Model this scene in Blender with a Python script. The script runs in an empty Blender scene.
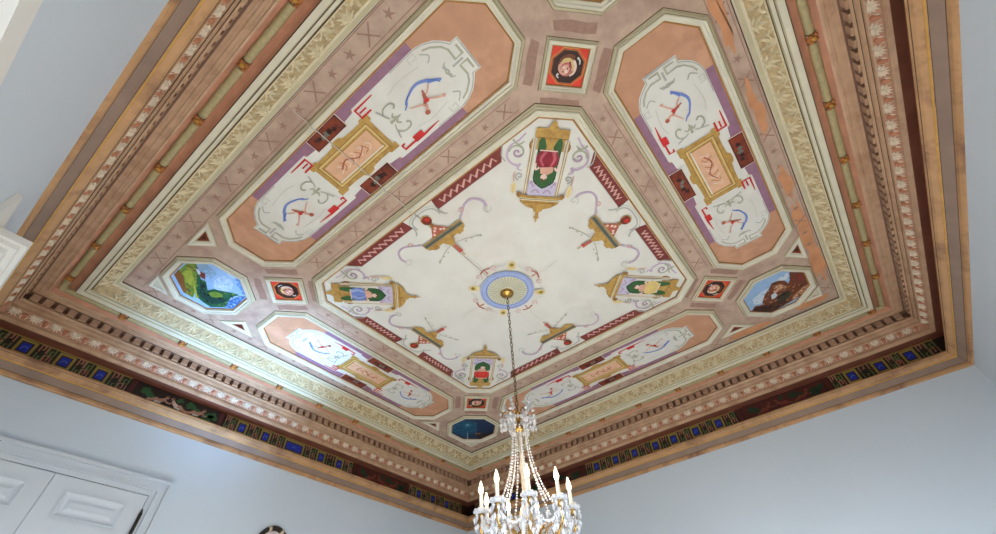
import bpy, bmesh, math, random
from mathutils import Vector, Matrix
random.seed(7)
PI = math.pi
scene = bpy.context.scene
COL = scene.collection
ZC = 3.8                      # ceiling height
RW, RL = 2.51, 2.641          # half sizes of the room

# ---------------------------------------------------------------- materials
MATS = {}
def lin(c):
    return tuple((v/12.92 if v <= .04045 else ((v+.055)/1.055)**2.4) for v in [x/255 for x in c])
def mat(name, rgb, rough=.55, var=.10, scale=14., metal=0., alt=None, altscale=3., altlo=.5, althi=.7,
        bump=0., bscale=40., emit=None, trans=0., ior=1.45, spec=.4):
    if name in MATS: return MATS[name]
    m = bpy.data.materials.new(name); m.use_nodes = True
    nt = m.node_tree; N = nt.nodes; L = nt.links
    b = N['Principled BSDF']
    b.inputs['Roughness'].default_value = rough
    b.inputs['Metallic'].default_value = metal
    b.inputs['Specular IOR Level'].default_value = spec
    b.inputs['IOR'].default_value = ior
    b.inputs['Transmission Weight'].default_value = trans
    c = lin(rgb)
    geo = N.new('ShaderNodeNewGeometry')
    if var > 0:
        nz = N.new('ShaderNodeTexNoise'); nz.inputs['Scale'].default_value = scale
        nz.inputs['Detail'].default_value = 4
        L.new(geo.outputs['Position'], nz.inputs['Vector'])
        rp = N.new('ShaderNodeValToRGB')
        rp.color_ramp.elements[0].position = .3; rp.color_ramp.elements[1].position = .7
        rp.color_ramp.elements[0].color = (*[v*(1-var) for v in c], 1)
        rp.color_ramp.elements[1].color = (*[min(1, v*(1+var)) for v in c], 1)
        L.new(nz.outputs['Fac'], rp.inputs['Fac']); out = rp.outputs['Color']
        if alt:
            n2 = N.new('ShaderNodeTexNoise'); n2.inputs['Scale'].default_value = altscale
            n2.inputs['Detail'].default_value = 6; n2.inputs['Roughness'].default_value = .65
            L.new(geo.outputs['Position'], n2.inputs['Vector'])
            r2 = N.new('ShaderNodeValToRGB')
            r2.color_ramp.elements[0].position = altlo; r2.color_ramp.elements[1].position = althi
            L.new(n2.outputs['Fac'], r2.inputs['Fac'])
            mx = N.new('ShaderNodeMixRGB'); mx.inputs['Color2'].default_value = (*lin(alt), 1)
            L.new(r2.outputs['Color'], mx.inputs['Fac']); L.new(out, mx.inputs['Color1'])
            out = mx.outputs['Color']
        L.new(out, b.inputs['Base Color'])
    else:
        b.inputs['Base Color'].default_value = (*c, 1)
    if bump:
        n3 = N.new('ShaderNodeTexNoise'); n3.inputs['Scale'].default_value = bscale
        n3.inputs['Detail'].default_value = 3
        L.new(geo.outputs['Position'], n3.inputs['Vector'])
        bp = N.new('ShaderNodeBump'); bp.inputs['Strength'].default_value = bump
        bp.inputs['Distance'].default_value = .01
        L.new(n3.outputs['Fac'], bp.inputs['Height']); L.new(bp.outputs['Normal'], b.inputs['Normal'])
    if emit:
        b.inputs['Emission Color'].default_value = (*lin(emit[0]), 1)
        b.inputs['Emission Strength'].default_value = emit[1]
    MATS[name] = m
    return m

P = dict(
    white=((226,225,217), dict(rough=.5, var=.03, scale=5, alt=(212,204,190), altscale=1.6, altlo=.5, althi=.85)),
    rib=((190,164,145), dict(rough=.5, var=.10, scale=16, alt=(166,134,118), altscale=4.5, altlo=.48, althi=.72)),
    orange_stain=((206,146,104), dict(rough=.5, var=.12, scale=9)),
    stencil=((158,124,108), dict(rough=.55, var=.12, scale=40)),
    cream=((213,207,184), dict(rough=.42, var=.06, scale=9)),
    cream2=((190,180,146), dict(rough=.45, var=.08, scale=12)),
    palewhite=((224,221,208), dict(rough=.42, var=.04, scale=9)),
    goldline=((170,120,55), dict(rough=.4, var=.12, scale=30)),
    darkline=((88,70,52), dict(rough=.6, var=.1, scale=30)),
    terracotta=((196,146,114), dict(rough=.5, var=.08, scale=10, alt=(214,164,134), altscale=2.5)),
    purple=((152,112,134), dict(rough=.5, var=.10, scale=20)),
    purplelight=((190,168,184), dict(rough=.5, var=.05)),
    maroon=((126,54,48), dict(rough=.5, var=.12, scale=20)),
    pinkpale=((214,166,156), dict(rough=.5, var=.08)),
    ochre=((190,152,80), dict(rough=.5, var=.14, scale=34, alt=(160,116,52), altscale=16)),
    ochrelight=((220,192,130), dict(rough=.5, var=.08)),
    ochredark=((150,108,50), dict(rough=.5, var=.12)),
    salmon=((224,178,142), dict(rough=.5, var=.07, scale=18)),
    salmondark=((190,126,90), dict(rough=.5, var=.1)),
    rust=((134,56,30), dict(rough=.45, var=.35, scale=26, alt=(58,22,18), altscale=13)),
    rustblack=((52,22,18), dict(rough=.45, var=.3, scale=26)),
    slate=((112,116,104), dict(rough=.5, var=.12, scale=30)),
    slatedark=((72,76,70), dict(rough=.5, var=.1)),
    red=((205,44,44), dict(rough=.5, var=.08)),
    redfresh=((222,62,44), dict(rough=.5, var=.08)),
    crimson=((142,34,50), dict(rough=.5, var=.2, scale=30)),
    rose=((196,92,104), dict(rough=.5, var=.2, scale=30)),
    flesh=((222,170,148), dict(rough=.5, var=.08)),
    fleshpale=((234,206,192), dict(rough=.5, var=.05)),
    rosebrown=((126,66,50), dict(rough=.5, var=.2, scale=40)),
    fleshdim=((190,140,116), dict(rough=.5, var=.15, scale=40)),
    fleshred=((178,96,74), dict(rough=.5, var=.12)),
    brownline=((150,112,92), dict(rough=.55, var=.08)),
    green=((52,98,52), dict(rough=.5, var=.18, scale=30)),
    greendark=((32,60,40), dict(rough=.5, var=.1)),
    greengrey=((172,174,152), dict(rough=.5, var=.08)),
    greyline=((176,176,168), dict(rough=.5, var=.05)),
    greypale=((206,206,198), dict(rough=.5, var=.04)),
    lavender=((200,194,216), dict(rough=.5, var=.05)),
    lilac=((194,174,194), dict(rough=.5, var=.08)),
    mauve=((178,146,174), dict(rough=.5, var=.08)),
    blue=((116,140,206), dict(rough=.5, var=.1)),
    bluering=((164,180,222), dict(rough=.5, var=.07, scale=20)),
    bluedeep=((92,118,192), dict(rough=.5, var=.1)),
    sage=((208,208,184), dict(rough=.5, var=.05)),
    sageline=((176,176,154), dict(rough=.5, var=.06)),
    olive=((140,134,60), dict(rough=.5, var=.1)),
    yellow=((226,200,120), dict(rough=.5, var=.1)),
    yellowpale=((226,212,176), dict(rough=.5, var=.05)),
    leafbase=((184,162,122), dict(rough=.6, var=.25, scale=30)),
    leaf=((216,203,168), dict(rough=.45, var=.12, scale=40)),
    bar=((176,164,122), dict(rough=.45, var=.12, scale=50)),
    terra=((206,150,122), dict(rough=.5, var=.12, scale=10)),
    tan=((197,162,132), dict(rough=.42, var=.1, scale=12, alt=(158,116,84), altscale=5, altlo=.5, althi=.8)),
    tandark=((132,96,76), dict(rough=.5, var=.12, scale=20)),
    dentil=((182,146,120), dict(rough=.5, var=.12, scale=20)),
    dentilgap=((122,92,76), dict(rough=.6, var=.1)),
    shell=((228,214,194), dict(rough=.45, var=.08, scale=40)),
    acorn=((190,128,96), dict(rough=.5, var=.15, scale=40)),
    bandbrown=((184,138,112), dict(rough=.55, var=.15, scale=30)),
    soffit=((124,74,58), dict(rough=.4, var=.15, scale=8)),
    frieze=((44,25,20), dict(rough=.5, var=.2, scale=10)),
    ledge=((186,144,102), dict(rough=.4, var=.10, scale=7, alt=(128,90,68), altscale=4)),
    ledgegrey=((140,118,104), dict(rough=.5, var=.12, scale=7)),
    gilt=((196,150,66), dict(rough=.55, var=.15, scale=30)),
    tie=((178,116,62), dict(rough=.4, var=.25, scale=60, metal=.2)),
    fr_ground=((46,44,30), dict(rough=.5, var=.15, scale=30)),
    fr_green=((110,122,76), dict(rough=.5, var=.1)),
    fr_pink=((178,116,96), dict(rough=.5, var=.1)),
    fr_gold=((160,138,72), dict(rough=.45, var=.1)),
    fr_blue=((38,54,176), dict(rough=.45, var=.25, scale=50)),
    fr_dark=((44,30,20), dict(rough=.5, var=.1)),
    fr_red=((84,36,30), dict(rough=.5, var=.15)),
    skyblue=((150,184,220), dict(rough=.5, var=.08, scale=12)),
    deepblue=((88,140,208), dict(rough=.5, var=.14, scale=14)),
    cloudsoft=((178,202,228), dict(rough=.5, var=.12, scale=30)),
    cloud=((206,216,226), dict(rough=.5, var=.06, scale=20)),
    mount=((136,164,190), dict(rough=.5, var=.1)),
    grass=((112,138,50), dict(rough=.5, var=.3, scale=30)),
    grasslight=((156,164,62), dict(rough=.5, var=.2, scale=40)),
    earth=((138,88,42), dict(rough=.5, var=.2)),
    tree=((34,88,58), dict(rough=.5, var=.35, scale=40)),
    treedark=((22,58,52), dict(rough=.5, var=.3, scale=40)),
    water=((66,104,164), dict(rough=.5, var=.15)),
    brickred=((128,54,46), dict(rough=.5, var=.1)),
    brown=((112,62,40), dict(rough=.5, var=.2, scale=20)),
    browndark=((66,40,32), dict(rough=.5, var=.2, scale=20)),
    brownlight=((184,130,96), dict(rough=.5, var=.15)),
    navy=((14,42,76), dict(rough=.4, var=.2, scale=12)),
    tealblue=((16,76,108), dict(rough=.4, var=.2, scale=12)),
    tealglow=((40,112,138), dict(rough=.4, var=.1, scale=12)),
    moonpale=((150,190,196), dict(rough=.4, var=.05)),
    black=((20,16,16), dict(rough=.45, var=.1)),
    wall=((203,215,226), dict(rough=.55, var=.015, scale=2)),
    door=((204,213,221), dict(rough=.4, var=.02, scale=3)),
    doorwhite=((228,229,226), dict(rough=.35, var=.02, scale=3)),
    gap=((112,118,122), dict(rough=.6, var=.05)),
    iron=((54,46,38), dict(rough=.5, var=.1, metal=.5)),
    floor=((186,172,156), dict(rough=.4, var=.12, scale=5)),
    floorline=((112,86,64), dict(rough=.5, var=.1)),
    brass=((184,144,78), dict(rough=.25, var=.1, scale=30, metal=1.)),
    chainmetal=((120,94,60), dict(rough=.35, var=.15, scale=40, metal=.8)),
    crystal=((226,232,240), dict(rough=.05, var=0, trans=.32, ior=1.5, spec=.8)),
    candle=((240,236,222), dict(rough=.4, var=0)),
    bulb=((255,240,215), dict(rough=.3, var=0, emit=((255,232,196), 7.))),
    cable=((226,220,206), dict(rough=.5, var=.05)),
    stemglass=((214,208,192), dict(rough=.15, var=.05, trans=.3)),
    cable_shade=((176,164,146), dict(rough=.5, var=.05)),
    mirror=((212,206,206), dict(rough=.15, var=.02)),
    framedark=((40,30,24), dict(rough=.35, var=.2, scale=40)),
    framepale=((206,188,160), dict(rough=.4, var=.1, scale=40)),
)
def M(k):
    if k in MATS: return MATS[k]
    c, kw = P[k]
    return mat(k, c, **kw)

# ---------------------------------------------------------------- mesh helpers
def link(name, me, parent=None):
    o = bpy.data.objects.new(name, me); COL.objects.link(o)
    if parent is not None: o.parent = parent
    return o
def empty(name, loc=(0,0,0), parent=None):
    o = bpy.data.objects.new(name, None); COL.objects.link(o); o.location = loc
    o.empty_display_size = .05
    if parent is not None: o.parent = parent
    return o
def tag(o, label=None, cat=None, group=None, kind=None):
    if label: o['label'] = label
    if cat: o['category'] = cat
    if group: o['group'] = group
    if kind: o['kind'] = kind
    return o
def orig(parent):
    v = Vector((0,0,0)); p = parent
    while p is not None: v += p.location; p = p.parent
    return v

class MB:
    """collects faces in world coordinates, each with its material"""
    def __init__(s): s.v = []; s.f = []; s.m = []; s.mats = []; s.sm = []
    def mi(s, k):
        if k not in s.mats: s.mats.append(k)
        return s.mats.index(k)
    def face(s, pts, k, smooth=False):
        i = len(s.v); s.v += [tuple(p) for p in pts]
        s.f.append(tuple(range(i, i+len(pts)))); s.m.append(s.mi(k)); s.sm.append(smooth)
    def grid(s, rows, k, closed=False, smooth=True):
        i = len(s.v); n = len(rows[0])
        for r in rows: s.v += [tuple(p) for p in r]
        mi = s.mi(k)
        for a in range(len(rows)-1):
            for b in range(n if closed else n-1):
                c = (b+1) % n
                s.f.append((i+a*n+b, i+a*n+c, i+(a+1)*n+c, i+(a+1)*n+b)); s.m.append(mi); s.sm.append(smooth)
    def box(s, f, lo, hi, k):
        """axis box in local coords mapped through f"""
        (a,b,c),(d,e,g) = lo, hi
        q = [f(x,y,z) for z in (c,g) for (x,y) in ((a,b),(d,b),(d,e),(a,e))]
        for ix in ((0,1,2,3),(4,5,6,7),(0,1,5,4),(1,2,6,5),(2,3,7,6),(3,0,4,7)):
            s.face([q[j] for j in ix], k)
    def tube(s, pts, r, k, n=6, cap=True):
        pts = [Vector(p) for p in pts]; rows = []
        rr = r if isinstance(r, (list, tuple)) else [r]*len(pts)
        prev = None
        for i, p in enumerate(pts):
            t = (pts[min(i+1, len(pts)-1)] - pts[max(i-1, 0)])
            t = t.normalized() if t.length > 1e-9 else Vector((0,0,1))
            if prev is None:
                a = t.orthogonal().normalized()
            else:
                a = (prev - t*prev.dot(t)); a = a.normalized() if a.length > 1e-6 else t.orthogonal().normalized()
            prev = a; b = t.cross(a)
            rows.append([p + (a*math.cos(2*PI*j/n) + b*math.sin(2*PI*j/n))*rr[i] for j in range(n)])
        s.grid(rows, k, closed=True)
        if cap: s.face(rows[0], k); s.face(rows[-1], k)
    def lathe(s, c, prof, k, n=16):
        rows = [[(c[0]+r*math.cos(2*PI*j/n), c[1]+r*math.sin(2*PI*j/n), c[2]+z) for j in range(n)] for r, z in prof]
        s.grid(rows, k, closed=True)
        s.face(rows[0], k); s.face(rows[-1], k)
    def gem(s, c, r, h, k, n=6, up=.35):
        """faceted drop: wide upper third, pointed lower end"""
        c = Vector(c)
        top = c + Vector((0,0,h*up)); bot = c - Vector((0,0,h*(1-up)))
        ring = [c + Vector((r*math.cos(2*PI*j/n), r*math.sin(2*PI*j/n), 0)) for j in range(n)]
        for j in range(n):
            s.face([top, ring[j], ring[(j+1)%n]], k); s.face([bot, ring[(j+1)%n], ring[j]], k)
    def ball(s, c, r, k, n=8, m=5, sz=1.):
        c = Vector(c)
        rows = [[c + Vector((r*math.sin(PI*a/m)*math.cos(2*PI*j/n), r*math.sin(PI*a/m)*math.sin(2*PI*j/n), r*sz*math.cos(PI*a/m))) for j in range(n)] for a in range(m+1)]
        s.grid(rows, k, closed=True)
    def build(s, name, parent=None, loc=None):
        o0 = orig(parent) if loc is None else Vector(loc)
        me = bpy.data.meshes.new(name)
        me.from_pydata([tuple(Vector(v)-o0) for v in s.v], [], s.f)
        for k in s.mats: me.materials.append(M(k))
        me.polygons.foreach_set('material_index', s.m)
        me.polygons.foreach_set('use_smooth', s.sm)
        me.update()
        o = link(name, me, parent)
        if loc is not None: o.location = loc
        return o

def cat_rom(pts, n=6):
    pts = [Vector((*p, 0)) if len(p) == 2 else Vector(p) for p in pts]
    out = []
    for i in range(len(pts)-1):
        p0 = pts[max(i-1,0)]; p1 = pts[i]; p2 = pts[i+1]; p3 = pts[min(i+2, len(pts)-1)]
        for j in range(n):
            t = j/n
            out.append(.5*((2*p1)+(p2-p0)*t+(2*p0-5*p1+4*p2-p3)*t*t+(3*p1-p0-3*p2+p3)*t**3))
    out.append(pts[-1]); return out

class Art(MB):
    """flat painting: f(u,v,h) maps to the world, h = height of the paint layer off the surface"""
    def __init__(s, f, base=.0008, step=.00035):
        super().__init__(); s.fn = f; s.h = base; s.step = step
    def up(s, n=1): s.h += s.step*n
    def poly(s, pts, k):
        s.face([s.fn(p[0], p[1], s.h) for p in pts], k); s.up()
    def sym(s, pts, k):
        s.face([s.fn(a, b, s.h) for a, b in pts], k); s.face([s.fn(a, -b, s.h) for a, b in pts], k); s.up()
    def rect(s, a, b, c, d, k): s.poly([(a,b),(c,b),(c,d),(a,d)], k)
    def disc(s, c, r, k, n=20, ry=None, rot=0):
        ry = ry or r
        s.poly([(c[0]+r*math.cos(2*PI*j/n)*math.cos(rot)-ry*math.sin(2*PI*j/n)*math.sin(rot),
                 c[1]+r*math.cos(2*PI*j/n)*math.sin(rot)+ry*math.sin(2*PI*j/n)*math.cos(rot)) for j in range(n)], k)
    def ring(s, c, r0, r1, k, n=40):
        for j in range(n):
            a, b = 2*PI*j/n, 2*PI*(j+1)/n
            s.face([s.fn(c[0]+r*math.cos(t), c[1]+r*math.sin(t), s.h) for r, t in ((r0,a),(r1,a),(r1,b),(r0,b))], k)
        s.up()
    def stroke(s, pts, w, k, smooth=True, w1=None, closed=False, seg=6):
        q = cat_rom(pts, seg) if smooth else [Vector((p[0], p[1], 0)) for p in pts]
        if closed: q.append(q[0])
        n = len(q); L = []; R = []
        for i, p in enumerate(q):
            if closed: a, b = q[(i-1) % (n-1)], q[(i+1) % (n-1)] if i < n-1 else q[1]
            else: a, b = q[max(i-1,0)], q[min(i+1,n-1)]
            d = b-a
            if d.length < 1e-9: d = Vector((1,0,0))
            d.normalize(); nn = Vector((-d.y, d.x, 0))
            k1 = 1.
            if not smooth and 0 < i < n-1 or closed:
                e = (p-a); 
                if e.length > 1e-9:
                    k1 = 1/max(.45, abs(nn.dot(Vector((-e.y, e.x, 0)).normalized())))
            t = i/(n-1)
            ww = (w if w1 is None else w+(w1-w)*t)*.5*k1
            L.append(p+nn*ww); R.append(p-nn*ww)
        for i in range(n-1):
            s.face([s.fn(v.x, v.y, s.h) for v in (L[i], R[i], R[i+1], L[i+1])], k)
        s.up()
    def spiral(s, c, r, turns, w, k, a0=0, dirn=1, w1=None):
        n = int(14*turns)
        s.stroke([(c[0]+r*(1-.85*i/n)*math.cos(a0+dirn*2*PI*turns*i/n), c[1]+r*(1-.85*i/n)*math.sin(a0+dirn*2*PI*turns*i/n)) for i in range(n+1)], w, k, w1=w1, seg=2)
    def blob(s, c, r, k, n=14, jag=.3, ry=None):
        ry = ry or r
        s.poly([(c[0]+r*(1+random.uniform(-jag, jag))*math.cos(2*PI*j/n), c[1]+ry*(1+random.uniform(-jag, jag))*math.sin(2*PI*j/n)) for j in range(n)], k)

def ceil_f(x, y, h): return (x, y, ZC-h)
def offset_poly(pts, d):
    """outward offset of a convex polygon"""
    n = len(pts); c = Vector((sum(p[0] for p in pts)/n, sum(p[1] for p in pts)/n)); L = []
    for i in range(n):
        a, b = Vector(pts[i]), Vector(pts[(i+1) % n]); e = (b-a).normalized(); nn = Vector((e.y, -e.x))
        if nn.dot((a+b)/2-c) < 0: nn = -nn
        L.append((a+nn*d, e))
    out = []
    for i in range(n):
        (p, u), (q, v) = L[i-1], L[i]
        den = u.x*v.y-u.y*v.x
        t = ((q.x-p.x)*v.y-(q.y-p.y)*v.x)/den
        out.append(p+u*t)
    return out
def frame(name, pts, prof, parent, f=ceil_f):
    """moulding around a convex polygon; prof = [(outward offset, height, material of the strip that follows)]"""
    mb = MB()
    loops = [([f(p.x, p.y, h) for p in offset_poly(pts, o)], k) for o, h, k in prof]
    for (a, k), (b, _) in zip(loops, loops[1:]):
        n = len(a)
        for i in range(n):
            j = (i+1) % n
            mb.face([a[i], a[j], b[j], b[i]], k)
    return mb.build(name, parent)
def fprof(w, h=.03):
    return [(0, .0005, 'darkline'), (0, .006, 'goldline'), (.10*w, .008, 'goldline'), (.13*w, .006, 'palewhite'), (.16*w, h*.55, 'cream'),
            (.38*w, h*.62, 'palewhite'), (.44*w, h*.9, 'cream'), (.62*w, h, 'cream'), (.68*w, h*.8, 'darkline'), (.71*w, h*.8, 'cream2'), (.82*w, h*.7, 'cream'),
            (.86*w, h*.35, 'cream2'), (.96*w, h*.2, 'darkline'), (w, .0003, 'cream2')]
def octo(cx, cy, hx, hy, kx, ky):
    return [(cx-hx+kx, cy-hy), (cx+hx-kx, cy-hy), (cx+hx, cy-hy+ky), (cx+hx, cy+hy-ky), (cx+hx-kx, cy+hy), (cx-hx+kx, cy+hy), (cx-hx, cy+hy-ky), (cx-hx, cy-hy+ky)]

# ---------------------------------------------------------------- room shell
def slab(name, lo, hi, k):
    mb = MB(); mb.box(lambda x, y, z: (x, y, z), lo, hi, k)
    o = mb.build(name); tag(o, kind='structure'); return o
T = .12
slab('floor', (-RW-T, -RL-T, -.1), (RW+T, RL+T, 0), 'floor')
zt = ZC+.1
wn = slab('wall_north', (-RW-T, RL, 0), (RW+T, RL+T, ZC-.70), 'wall')
we = slab('wall_east', (RW, -RL, 0), (RW+T, RL, ZC-.70), 'wall')
def wall_with_hole(name, f, a0, a1, zlo, zhi, h0, h1, g0, g1):
    mb = MB()
    for lo, hi in (((a0,0,zlo),(h0,T,zhi)), ((h1,0,zlo),(a1,T,zhi)), ((h0,0,zlo),(h1,T,g0)), ((h0,0,g1),(h1,T,zhi))):
        mb.box(f, lo, hi, 'wall')
    o = mb.build(name); tag(o, kind='structure'); return o
wall_with_hole('wall_west', lambda s, d, z: (-RW-d, s, z), -RL, RL, 0, ZC-.70, -1.0, .2, .3, 2.35)
wall_with_hole('wall_south', lambda s, d, z: (s, -RL-d, z), -RW-T, RW+T, 0, ZC-.70, -1.3, .1, .3, 2.35)
def window(name, f, a0, a1, z0, z1):  # assumed windows, put in to frame the added daylight lamps
    mb = MB(); w = .07
    for lo, hi in (((a0,-.02,z0),(a0+w,.10,z1)), ((a1-w,-.02,z0),(a1,.10,z1)), ((a0+w,-.02,z1-w),(a1-w,.10,z1)), ((a0+w,-.02,z0),(a1-w,.10,z0+w)),
                   (((a0+a1)/2-.03,0,z0+w),((a0+a1)/2+.03,.06,z1-w)), ((a0+w,.01,1.6),((a0+a1)/2-.03,.05,1.64)), (((a0+a1)/2+.03,.01,1.6),(a1-w,.05,1.64))):
        mb.box(f, lo, hi, 'doorwhite')
    o = mb.build(name); tag(o, kind='structure'); return o
window('added_window_1', lambda s, d, z: (-RW-d, s, z), -1.0, .2, .3, 2.35)
window('added_window_2', lambda s, d, z: (s, -RL-d, z), -1.3, .1, .3, 2.35)

# ceiling plane with the pinkish painted ribs
mb = MB(); mb.box(lambda x, y, z: (x, y, z), (-RW-T, -RL-T, ZC), (RW+T, RL+T, zt), 'rib')
ceiling = mb.build('ceiling'); tag(ceiling, kind='structure')

# ---- stencilled stars and crosses on the ribs, and orange wear on the border
def stencil_run(a, p0, p1, w, first=0):
    d = Vector((p1[0]-p0[0], p1[1]-p0[1])); n = max(1, int(d.length/.145)); u = d.normalized(); nn = Vector((-u.y, u.x))
    for i in range(n):
        c = Vector(p0) + d*((i+.5)/n); s = w*.36
        q = lambda x, y: tuple(c+u*x+nn*y)
        if (i+first) % 3 == 1:
            a.stroke([q(-s,-s), q(s,s)], .009, 'stencil', smooth=False); a.h -= a.step
            a.stroke([q(-s,s), q(s,-s)], .009, 'stencil', smooth=False); a.h -= a.step
        else:
            pts = []
            for j in range(10):
                r = s*random.uniform(.55,.95) if j % 2 == 0 else s*.28
                t = 2*PI*j/10 + random.uniform(-.1, .1)
                pts.append(q(r*math.cos(t), r*math.sin(t)))
            a.poly(pts, 'stencil'); a.h -= a.step
    for sgn in (-1, 1):
        for k in (0,):
            a.stroke([tuple(Vector(p0)+nn*sgn*w*.46), tuple(Vector(p1)+nn*sgn*w*.46)], .006, 'stencil', smooth=False); a.h -= a.step
a = Art(ceil_f)
for sg in (-1, 1):
    stencil_run(a, (-.85, sg*1.338), (.85, sg*1.338), .10)
    stencil_run(a, (sg*1.19, -.98), (sg*1.19, .98), .10, 1)
    stencil_run(a, (-1.25, sg*2.10), (1.25, sg*2.10), .10, 2)
    stencil_run(a, (sg*1.965, -1.30), (sg*1.965, 1.30), .12)
    for sh in (-1, 1):
        stencil_run(a, (sg*1.965, sh*1.35), (sg*1.965, sh*2.1), .12, 2)
        stencil_run(a, (sg*1.30, sh*2.10), (sg*1.9, sh*2.10), .10, 1)
a.build('stencil_ornament', ceiling)
a = Art(ceil_f, base=.0005)
for sx in (-1, 1):
    for sy in (-1, 1):
        cx, cy = sx*1.165, sy*1.33
        for e1, e2 in ((1,1),(1,-1),(-1,1),(-1,-1)):   # darker brushed patches beside each square medallion
            c = Vector((cx+e1*.145, cy+e2*.145)); u = Vector((e1, -e2)).normalized(); n = Vector((e1, e2)).normalized()
            a.poly([tuple(c+u*p+n*q) for p, q in ((-.12,-.025),(-.05,-.032),(.04,-.027),(.11,-.03),(.125,.018),(.03,.03),(-.06,.024),(-.115,.03))], 'stencil'); a.h -= a.step
a.build('brushed_patch', ceiling)
a = Art(ceil_f, base=.0006)
for x, y, r, q in ((1.0,-2.10,.34,.045),(1.45,-2.11,.22,.05),(.45,-2.10,.15,.035),(1.93,-1.95,.07,.12),(1.97,-1.4,.05,.2),(-.2,-2.1,.2,.03),(-.9,-2.1,.25,.035)):
    a.blob((x, y), r, 'orange_stain', n=22, jag=.35, ry=q)
a.build('worn_orange_patch', ceiling)

# ---------------------------------------------------------------- cornice, one run per wall
SIDES = {
    'north': (lambda s, d, z: (s, RL-d, ZC+z), RW),
    'east':  (lambda s, d, z: (RW-d, -s, ZC+z), RL),
    'south': (lambda s, d, z: (-s, -RL+d, ZC+z), RW),
    'west':  (lambda s, d, z: (-RW+d, s, ZC+z), RL),
}
def arc(c, r, a0, a1, n):
    return [(c[0]+r*math.cos(math.radians(a0+(a1-a0)*i/n)), c[1]+r*math.sin(math.radians(a0+(a1-a0)*i/n))) for i in range(n+1)]
PLAIN1 = [((.482,.001),'darkline'),((.478,-.010),'cream'),((.472,-.022),'cream2'),((.452,-.028),'cream'),((.445,-.032),None)]
PLAIN2 = [((.372,-.104),'darkline'),((.366,-.100),'cream2'),((.362,-.112),'cream'),((.346,-.116),'darkline'),((.341,-.113),'cream2'),((.336,-.122),'cream'),((.315,-.130),'cream'),((.306,-.132),'darkline'),
          ((.300,-.128),'terra'),((.285,-.108),'terra'),((.262,-.090),'terra'),((.240,-.080),'terra'),((.210,-.082),'terra'),((.194,-.098),'terra'),((.183,-.128),'tan'),
          ((.172,-.134),'darkline'),((.170,-.128),'tan'),((.156,-.128),'tan'),((.153,-.137),'tan'),((.138,-.138),'darkline'),((.136,-.132),'tan'),((.122,-.132),'tan'),((.118,-.140),'tan'),((.106,-.140),None)]
PLAIN3 = [((.078,-.196),'tan'),((.090,-.200),'tan'),((.094,-.212),'tan'),((.086,-.224),'darkline'),((.082,-.222),'tan'),((.080,-.240),'tan'),((.074,-.256),'darkline'),((.070,-.254),'tan'),((.070,-.274),'tan'),((.065,-.280),None)]
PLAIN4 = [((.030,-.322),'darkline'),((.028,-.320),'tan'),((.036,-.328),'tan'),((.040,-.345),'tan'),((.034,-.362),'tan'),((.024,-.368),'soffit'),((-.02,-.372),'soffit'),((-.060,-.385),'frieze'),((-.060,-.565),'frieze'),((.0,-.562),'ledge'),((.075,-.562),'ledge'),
          ((.088,-.568),'ledge'),((.095,-.580),'ledge'),((.092,-.590),'darkline'),((.089,-.592),'ledge'),((.082,-.604),'ledge'),((.064,-.617),'ledge'),((.0605,-.621),None)]
PLAIN5 = [((.0565,-.6275),'ledge'),((.054,-.630),'darkline'),((.051,-.630),'ledgegrey'),((.040,-.645),'ledgegrey'),((.026,-.662),'ledgegrey'),((.020,-.668),'darkline'),((.019,-.672),'ledge'),((.017,-.690),'ledge'),((.010,-.702),'ledge'),((0,-.704),None)]
def strips(mb, f, half, prof):
    for (p, k), (q, _) in zip(prof, prof[1:]):
        if k is None: continue
        mb.face([f(-(half-p[0]),*p), f(half-p[0],*p), f(half-q[0],*q), f(-(half-q[0]),*q)], k)
def lobe(mb, F, u, t, L, W, ang, h, k):
    """leaf-like raised lobe on a sloping band; F(u, t, h)"""
    c, s = math.cos(ang), math.sin(ang)
    R = lambda a, b, hh: F(u+a*c-b*s, t+a*s+b*c, hh)
    tip, base, l, r, top = R(L,0,.001), R(0,0,.001), R(L*.45,W,.001), R(L*.45,-W,.001), R(L*.5,0,h)
    for q in ((base,l,top),(l,tip,top),(tip,r,top),(r,base,top)): mb.face(q, k)
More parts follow.
